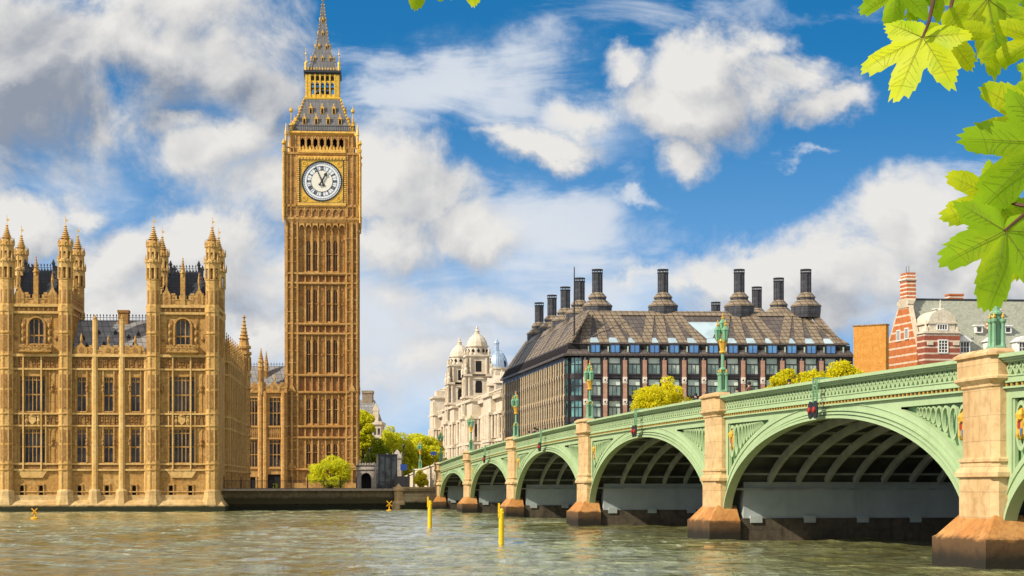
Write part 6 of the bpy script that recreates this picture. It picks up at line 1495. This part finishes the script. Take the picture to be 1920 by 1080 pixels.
def streetlight(px, top, d, label):
    x, y, z = pt(px, top, d); t = thing('street_light', label, 'street light', (x, y, 0), 0, 'black street lights near the trees'); mb = MB(); mb.lathe(0, 0, [(.16, 2.5), (.16, 3.6), (.08, 3.8), (.06, z - .9)], 8); mb.build('post', BLACK, t)
    mb = MB(); mb.lathe(0, 0, [(.1, z - .9), (.2, z - .35), (.24, z - .3), (.05, z)], 6); mb.build('lantern', BLACK, t)
for a in ((694, 838, 300, 'thin black street light in front of the tree nearest the clock tower'), (757, 832, 285, 'black street light above the blue sign'), (788, 847, 280, 'short black street light behind the yellow bush')): streetlight(*a)

# markers standing in the river
YEL = stone('yellow_marker_paint', (.80, .50, .01), (.50, .27, .01), (.86, .58, .02), 2.5, .3, 0, .4, .35)
for px, top, base, w, lb in ((806, 937, 991, 8, 'yellow marker post in the river nearer the quay wall'), (940, 951, 1021, 10, 'larger yellow marker post in the river in front of the bridge piers')):
    d = H * F / (base - YH); x, y, _ = pt(px, 915, d); r = w / 2 * d / F; zt_ = H + (YH - top) * d / F
    t = thing('marker_post', lb, 'marker post', (x, y, 0), 0, 'yellow marker posts'); mb = MB(); mb.lathe(0, 0, [(r * .95, -2), (r, .2), (r * .97, zt_ - .15), (r * .7, zt_ - .05)], 14); mb.build('pile', YEL, t, smooth=False)
    mb = MB(); mb.box(-r * 1.25, -r * .55, -r * .9, -r * .6, zt_ - .55, zt_ + .22); mb.box(-r * 1.2, r * .9, -r * .95, -r * .85, zt_ - .3, zt_ - .24); mb.build('bracket', YEL, t)
ORG = stone('orange_marker_paint', (.70, .34, .015), (.40, .18, .01), (.78, .42, .02), 3, .3, 0, .4, .4)
for px, top, base, lb in ((65, 951, 973, 'orange yellow cross shaped marker in the water below the palace'), (730, 937, 958, 'orange yellow cross shaped marker in front of the quay wall')):
    d = H * F / (base - YH) if base > 960 else 236; x, y, _ = pt(px, 915, d); z0 = 0 if base > 960 else H + (YH - base) * d / F; hgt = (base - top) * d / F
    t = thing('cross_marker', lb, 'river marker', (x, y, max(0, z0)), 0, 'yellow cross markers'); mb = MB(); mb.tube([(0, 0, -1), (0, 0, hgt * .7)], .09); mb.lathe(0, 0, [(.4, -.3), (.4, .1), (.12, .2)], 10); mb.build('pole', ORG, t)
    mb = MB(); a = hgt * .24; c = hgt * .66
    mb.bar((-a, -.1, c - a), (a, -.1, c + a), .10); mb.bar((a, -.12, c - a), (-a, -.12, c + a), .10); mb.build('cross', ORG, t)

# ------------------------------------------------------------------ trees and shrubs
BARK = plain('tree_bark', (.07, .052, .035), .9, 0, .4, 4)
LIME = leafmat('fresh_lime_leaves', (.80, .74, .018), (.56, .60, .016), .5, .5)
YELLOWL = leafmat('yellow_green_leaves', (.84, .74, .010), (.62, .58, .010), .5, .5)
DEEPL = leafmat('mid_green_leaves', (.38, .42, .016), (.20, .26, .012), .42, .4)
def leaf_mesh(name, mat, pts, size, up=1.0):
    """one small bent leaf spray per point"""
    n = len(pts); nrm = rng.normal(size=(n, 3)); nrm += np.array([-.35, -.45, .75]) * up; nrm /= np.linalg.norm(nrm, axis=1)[:, None]
    a = np.cross(nrm, rng.normal(size=(n, 3))); a /= np.linalg.norm(a, axis=1)[:, None]; b = np.cross(nrm, a)
    s = size * rng.uniform(.55, 1.25, (n, 1)); v = np.empty((n, 4, 3))
    v[:, 0] = pts - a * s; v[:, 1] = pts - b * s * .55 + nrm * s * .18; v[:, 2] = pts + a * s; v[:, 3] = pts + b * s * .55 + nrm * s * .18
    me = bpy.data.meshes.new(name); me.vertices.add(n * 4); me.vertices.foreach_set('co', v.reshape(-1)); me.loops.add(n * 4); me.loops.foreach_set('vertex_index', np.arange(n * 4, dtype=np.int32))
    me.polygons.add(n); me.polygons.foreach_set('loop_start', np.arange(0, n * 4, 4, dtype=np.int32)); me.polygons.foreach_set('loop_total', np.full(n, 4, dtype=np.int32)); me.materials.append(mat); me.update(calc_edges=True); return me
def tree(label, px, top, base_z, d, w_px, crown_h, mat, n=7000, size=.3, name='tree', cat='tree', group=None, clumps=58, trunk=True, loose=1.22, seed=1):
    global rng
    rng = np.random.default_rng(seed); x, y, zt_ = pt(px, top, d); w = w_px / 2 * d / F; ch = crown_h * d / F / 2; zc = zt_ - ch
    t = thing(name, label, cat, (x, y, base_z), 0, group); zc -= base_z
    u = rng.normal(size=(clumps, 3)); u /= np.linalg.norm(u, axis=1)[:, None]; rad = rng.uniform(.35, 1.0, clumps) ** .6
    cen = u * rad[:, None] * np.array([w, w * .85, ch]) * .80 + np.array([0, 0, zc]); cen[:, :2] *= rng.uniform(.7, 1.18, (clumps, 1)); cen[:, 2] = zc + (cen[:, 2] - zc) * rng.uniform(.75, 1.2, clumps); rs = rng.uniform(.14, .36, clumps) * min(w, ch)
    wt = rs ** 2; idx = rng.choice(clumps, n, p=wt / wt.sum()); g = rng.normal(size=(n, 3)); g /= np.linalg.norm(g, axis=1)[:, None]
    p = cen[idx] + g * (rs[idx] * rng.uniform(.3, 1.0, n) ** .45 * loose)[:, None] * np.array([1, 1, .8])
    crown = bpy.data.objects.new('crown', leaf_mesh('crown', mat, p, size)); COL.objects.link(crown); crown.parent = t
    mb = MB(); top_t = max(zc, .5)
    if trunk: mb.tube([(0, 0, -.2), (.1, 0, top_t * .4), (-.1, .1, top_t * .8), (0, 0, zc + ch * .4)], [w * .085 + .06, w * .07 + .05, w * .05 + .04, .03], 8)
    for k in range(0, clumps, 2): 
        c = cen[k]; s0 = (0, 0, top_t * (.35 + .4 * (k % 5) / 5) if trunk else .1); m_ = (c[0] * .45, c[1] * .45, s0[2] + (c[2] - s0[2]) * .6); mb.tube([s0, m_, tuple(c)], [.05 + w * .016, .04 + w * .008, .02], 5)
    mb.build('trunk' if trunk else 'stems', BARK, t); return t
tree('tall green tree rising beside the clock tower in front of the pale gable', 679, 746, 2.6, 345, 60, 140, LIME, 19000, .22, seed=11)
tree('round bright green tree between the clock tower and the white building', 731, 790, 2.6, 352, 96, 122, LIME, 26000, .22, seed=12)
tree('yellow green tree half hidden behind the first bridge lamps', 792, 800, 2.6, 360, 92, 116, LIME, 26000, .22, seed=13)
tree('low bright green tree behind the gate pillars, under the two round trees', 752, 826, 2.6, 342, 64, 78, LIME, 15000, .22, seed=31)
tree('low green tree by the gateway, close to the foot of the clock tower', 706, 822, 2.6, 340, 60, 84, DEEPL, 13000, .22, seed=32)
tree('small dark green tree in the gap between the two round trees', 762, 818, 2.6, 372, 70, 92, DEEPL, 12000, .24, seed=14)
tree('large loose yellow green shrub on the quay in front of the clock tower', 619, 853, 2.6, 293, 92, 66, LIME, 13000, .15, 'shrub', 'shrub', None, 60, False, 1.25, 15)
tree('tiny green plant on the quay at a dark doorway of the wing', 516, 905, 2.6, 284, 12, 13, LIME, 500, .12, 'plant', 'plant', None, 10, False, 1.1, 16)
tree('bright yellow bush below the white bridge ramp', 789, 882, 2.6, 258, 34, 36, YELLOWL, 3000, .14, 'shrub', 'shrub', None, 30, False, 1.1, 17)
tree('yellow green tree in front of the office block, seen above the bridge parapet', 1238, 705, 4, 276, 118, 100, YELLOWL, 18000, .19, seed=18, clumps=60)
for px, top, w, lb, sd in ((1472, 686, 74, 'yellow green tree under the right half of the office roof, leftmost of its row', 19), (1523, 680, 66, 'middle yellow green tree of the row at the right end of the office block', 20), (1580, 667, 84, 'tallest yellow green tree, next to the orange block', 21)):
    tree(lb, px, top, 4, 276, w, 90, YELLOWL, 11000, .19, group='trees behind the bridge parapet', seed=sd)

# ------------------------------------------------------------------ people on the bridge pavement
SKIN = plain('skin', (.50, .30, .20), .55, 0, .1); HAIRM = plain('dark_hair', (.03, .02, .015), .7)
def person_mesh(jacket, trousers):
    bm = bmesh.new(); sl = bm.verts.layers.skin.verify(); J = [((0, 0, .95), .15), ((0, 0, 1.2), .15), ((0, .01, 1.40), .15), ((0, 0, 1.50), .062), ((0, -.01, 1.62), .098), ((0, -.01, 1.71), .075),
        ((.18, 0, 1.40), .07), ((.24, .01, 1.14), .05), ((.23, -.06, .90), .038), ((-.18, 0, 1.40), .07), ((-.24, .01, 1.14), .05), ((-.23, -.06, .90), .038), ((.10, 0, .86), .10), ((.11, -.02, .48), .065), ((.11, .03, .08), .048), ((.11, -.12, .04), .04), ((-.10, 0, .86), .10), ((-.11, .03, .48), .065), ((-.11, .08, .08), .048), ((-.11, -.07, .04), .04)]
    E = [(0, 1), (1, 2), (2, 3), (3, 4), (4, 5), (2, 6), (6, 7), (7, 8), (2, 9), (9, 10), (10, 11), (0, 12), (12, 13), (13, 14), (14, 15), (0, 16), (16, 17), (17, 18), (18, 19)]
    vs = [bm.verts.new(j[0]) for j in J]
    for a, b in E: bm.edges.new((vs[a], vs[b]))
    for v, j in zip(vs, J): v[sl].radius = (j[1], j[1] * .8); v[sl].use_root = False
    vs[0][sl].use_root = True
    me = bpy.data.meshes.new('person'); bm.to_mesh(me); bm.free(); o = bpy.data.objects.new('person', me); COL.objects.link(o)
    o.modifiers.new('skin', 'SKIN'); o.modifiers.new('sub', 'SUBSURF').levels = 1
    dg = bpy.context.evaluated_depsgraph_get(); m2 = bpy.data.meshes.new_from_object(o.evaluated_get(dg)); bpy.data.objects.remove(o); m2.materials.clear()
    for m in (jacket, trousers, SKIN): m2.materials.append(m)
    for p in m2.polygons: z = p.center.z; p.material_index = 2 if z > 1.49 or (abs(p.center.x) > .2 and z < .93) else (0 if z > .90 else 1); p.use_smooth = True
    return m2
CLOTH = {k: plain(k + '_cloth', c, .85, 0, .25, 8) for k, c in dict(navy=(.02, .03, .09), red=(.60, .04, .03), black=(.02, .02, .022), brown=(.16, .08, .05), grey=(.2, .2, .22), maroon=(.22, .03, .05)).items()}
PM = {k: person_mesh(CLOTH[k], CLOTH['black']) for k in CLOTH}
def s_at(px, y):
    q = (px - CX) / F; ny = Vector((.988, .152, 0)); return (q * (BP.y + ny.y * y) - BP.x - ny.x * y) / (BU.x - q * BU.y)
def person(px, col, label, y=2.0, ang=0.0, sc=1.0, hat=None):
    s = s_at(px, y); loc = BP + BU * s + Vector((.988, .152, 0)) * y; loc.z = roadz(s) + .12
    o = bpy.data.objects.new('person', PM[col]); COL.objects.link(o); o.location = loc; o.rotation_euler = (0, 0, BA + ang); o.scale = (sc,) * 3; tag(o, label, 'person', 'people walking over the bridge')
    mb = MB(); mb.lathe(0, .015, [(.09, 1.60), (.112, 1.68), (.10, 1.76), (.04, 1.80)], 10)
    mb.build('hair' if not hat else 'hat', hat or HAIRM, o)
    mb = MB()
    for sg in (-1, 1): mb.lathe(sg * .035, -.095, [(.005, 1.635), (.012, 1.645), (.005, 1.655)], 5)
    mb.lathe(0, -.105, [(.004, 1.63), (.014, 1.60), (.012, 1.595)], 5); mb.build('face', HAIRM, o)
for a in ((1304, 'black', 'person in a black jacket and dark hat, left of the red jacket', 1.9, .4, 1.0, CLOTH['black']), (1325, 'red', 'person in a red jacket beside the lamp on the pier', 2.3, -.5, 1.02), (1352, 'navy', 'person in a navy jacket right behind the lamp pier', 1.8, 1.2, 1.06),
          (1382, 'grey', 'person in grey just right of the navy jacket', 2.4, .8, .98), (1405, 'brown', 'person in a brown top seen head high over the parapet', 2.0, 2.0, 1.05), (992, 'maroon', 'person in a maroon coat in front of the office side wall', 1.9, .6, 1.02), (1002, 'navy', 'tallest person of the group by the office side wall, in navy', 1.9, -.8, 1.14),
          (1008, 'black', 'person in black next to the navy coat', 2.3, 2.2, 1.1), (1022, 'grey', 'person in grey walking apart from the group by the office corner', 2.2, 1.5, 1.0), (838, 'brown', 'person in brown beside the narrow red panel', 1.9, .5, 1.0), (846, 'navy', 'person in navy in front of the white building', 2.0, 1.0, 1.0), (904, 'black', 'person in black walking below the white towers', 2.2, 1.7, 1.0),
          (1480, 'brown', 'person in brown behind the high parapet under the yellow trees', 2.4, 1.7, .95)): person(*a)

# ------------------------------------------------------------------ sycamore boughs hanging into the picture
def sycleaf_mat():
    m, t, b = principled('sycamore_leaf'); co = t.n('ShaderNodeTexCoord').outputs['Object']
    n = t.noise(co, 14, 4, .6); n2 = t.noise(co, 70, 3, .6)
    oi = t.n('ShaderNodeObjectInfo').outputs['Random']
    c = t.mix(t.ramp(t.m('ADD', t.m('MULTIPLY', n, .8), t.m('MULTIPLY', oi, .3)), .45, .78), (.34, .56, .010, 1), (.66, .72, .012, 1))
    c = t.mix(t.ramp(n2, .72, .80, 0, .55), c, (.34, .20, .02, 1))
    t.set(b.inputs['Base Color'], c); b.inputs['Roughness'].default_value = .5; b.inputs['Specular IOR Level'].default_value = .3; bump(t, b, n2, .25, .002)
    tr = t.n('ShaderNodeBsdfTranslucent'); t.set(tr.inputs[0], c); mx = t.n('ShaderNodeMixShader', {0: .56, 1: b.outputs[0], 2: tr.outputs[0]}); t.t.links.new(mx.outputs[0], m.node_tree.nodes['Material Output'].inputs[0]); return m
SYC = sycleaf_mat(); VEIN = plain('leaf_vein', (.17, .17, .02), .6, 0, .3, 30); TWIG = plain('twig_bark', (.10, .04, .02), .7, 0, .4, 30)
CTRL = [(0, 1.0), (4, .95), (10, .88), (16, .78), (21, .64), (25, .50), (28, .47), (32, .58), (38, .78), (44, .90), (48, .93), (54, .86), (62, .76), (69, .62), (76, .47), (81, .44), (88, .52), (98, .63), (106, .68), (114, .58), (126, .46), (140, .38), (155, .30), (168, .20), (176, .10)]
def leaf(parent, base, px, py, d, size_px, ang, tilt=0.0, roll=0.0, seed=0, wide=1.0, label=None):
    """palmate leaf; ang = direction of its middle lobe, clockwise from straight down"""
    r_ = random.Random(seed); full = [(-a, r) for a, r in reversed(CTRL[1:])] + CTRL; L = size_px * d / F
    aa = [a for a, _ in full]; rr2 = [r for _, r in full]; pts = []; K = 150
    for i in range(K):
        a = -176 + 352 * i / (K - 1); r = float(np.interp(a, aa, rr2)); tooth = ((i * .43) % 1.0); r *= 1 + .115 * (tooth - .5) + r_.uniform(-.03, .03); pts.append((R(a), r))
    cur = r_.uniform(.16, .34); ph = r_.uniform(0, 6)
    def P(a, r): 
        x, z = math.sin(a) * r * wide, -math.cos(a) * r; k = min(abs(((math.degrees(a) - c + 180) % 360) - 180) for c in (0, 48, -48, 106, -106)) / 26
        return (x * L, (cur * (r * r) * .55 + .05 * k * r + .035 * math.sin(5 * a + ph + 4 * r) * r) * L, z * L)
    mb = MB(); rings_ = [[P(a, r * f) for a, r in pts] for f in (.06, .3, .55, .78, .92, 1.0)]; mb.rings(rings_, cap=False, closed=False); mb.poly(rings_[0])
    x, y, z = pt(px, py, d); o = mb.build("leaf", SYC, parent, smooth=True, label=label); M = Matrix.Translation(Vector((x, y, z)) - base) @ Matrix.Rotation(R(ang), 4, 'Y') @ Matrix.Rotation(R(tilt), 4, 'X') @ Matrix.Rotation(R(roll), 4, 'Z'); o.matrix_basis = M
    v = MB()
    for c, ln in ((0, .95), (48, .84), (-48, .84), (106, .58), (-106, .58)):
        q = [Vector(P(R(c), ln * f)) + Vector((0, -.002, 0)) for f in np.linspace(0.02, 1, 8)]; v.tube(q, [L * .0055 * (1 - .8 * k / 7) for k in range(8)], 5)
        for f in (.3, .42, .54, .66, .78):
            for sg in (-1, 1):
                a1 = c + sg * 17 * (1 - .3 * f); q0 = Vector(P(R(c), ln * f)); q1 = Vector(P(R(a1), min(ln * (f + .17), float(np.interp(a1, aa, rr2)) * .93))); off = Vector((0, -.0012, 0)); v.tube([q0 + off, (q0 + q1) / 2 + off, q1 + off], L * .0015, 4)
    vo = v.build('veins', VEIN, o); return o
def bough(label, twigs, leaves, seed):
    b = thing('sycamore_bough', label, 'branch', pt(*twigs[0][0]), 0, 'sycamore boughs over the river view'); inv = Vector(b.location)
    mb = MB()
    for tw in twigs: mb.tube([Vector(pt(*p)) - inv for p in tw], [max(.0012, .0042 * (1 - .6 * k / len(tw))) for k in range(len(tw))], 6)
    mb.build('twig', TWIG, b)
    for i, lf in enumerate(leaves): leaf(b, inv, *lf, seed=seed * 50 + i)
    return b
bough('leafy sycamore bough with bright leaves hanging in the top right corner of the sky', [[(1775, -90, 3.1), (1752, -10, 3.06), (1742, 40, 3.02), (1730, 71, 3.0)], [(1800, -90, 3.15), (1786, 0, 3.12), (1772, 52, 3.1)], [(1860, -120, 3.2), (1850, -60, 3.2), (1850, 0, 3.2)], [(1700, -150, 3.1), (1690, -80, 3.1), (1683, -30, 3.1)]],
      [(1730, 71, 3.0, 140, 28, -14, -36), (1771, 56, 3.1, 95, -38, 10, -25), (1850, -2, 3.2, 150, -8, -8, 8), (1683, -28, 3.1, 92, 5, 8, -5), (1946, 70, 3.15, 90, 60, 10, 10), (1905, -60, 3.25, 110, 20, 5, 10), (1748, -30, 3.14, 80, 30, 12, 20), (1716, -26, 3.12, 66, -6, 10, 10), (1660, -70, 2.93, 60, -20, 10, 10)], 1)  # last two leaves placed to shade those below; the last, unseen, is added
bough('leafy sycamore bough with large leaves hanging before the slate roof at the right edge', [[(2030, 330, 3.0), (1960, 385, 2.98), (1920, 402, 2.97), (1883, 433, 2.95)], [(1960, 385, 2.98), (1915, 385, 3.0), (1865, 372, 3.02)], [(2030, 330, 3.0), (1990, 260, 3.05), (1950, 235, 3.08)], [(2030, 330, 3.0), (1990, 300, 3.0), (1955, 275, 3.0)], [(1960, 385, 2.98), (1940, 430, 3.05), (1925, 470, 3.08)]],
      [(1950, 228, 3.08, 140, 74, 8, 8), (1953, 268, 3.0, 175, 42, -12, 10), (1865, 372, 3.02, 108, 68, -6, 6), (1883, 433, 2.95, 160, 13, -16, 10), (1944, 415, 3.1, 120, 20, 10, -15), (1965, 150, 3.12, 70, 70, 0, 0)], 2)
bough('tips of two small sycamore leaves dipping in at the top edge of the sky', [[(800, -120, 3.0), (790, -70, 3.0), (786, -50, 3.0)], [(800, -120, 3.0), (850, -80, 3.0), (878, -48, 3.0)]], [(786, -52, 3.0, 72, 5, 0, 10), (879, -50, 3.0, 64, -10, 0, -8)], 3)
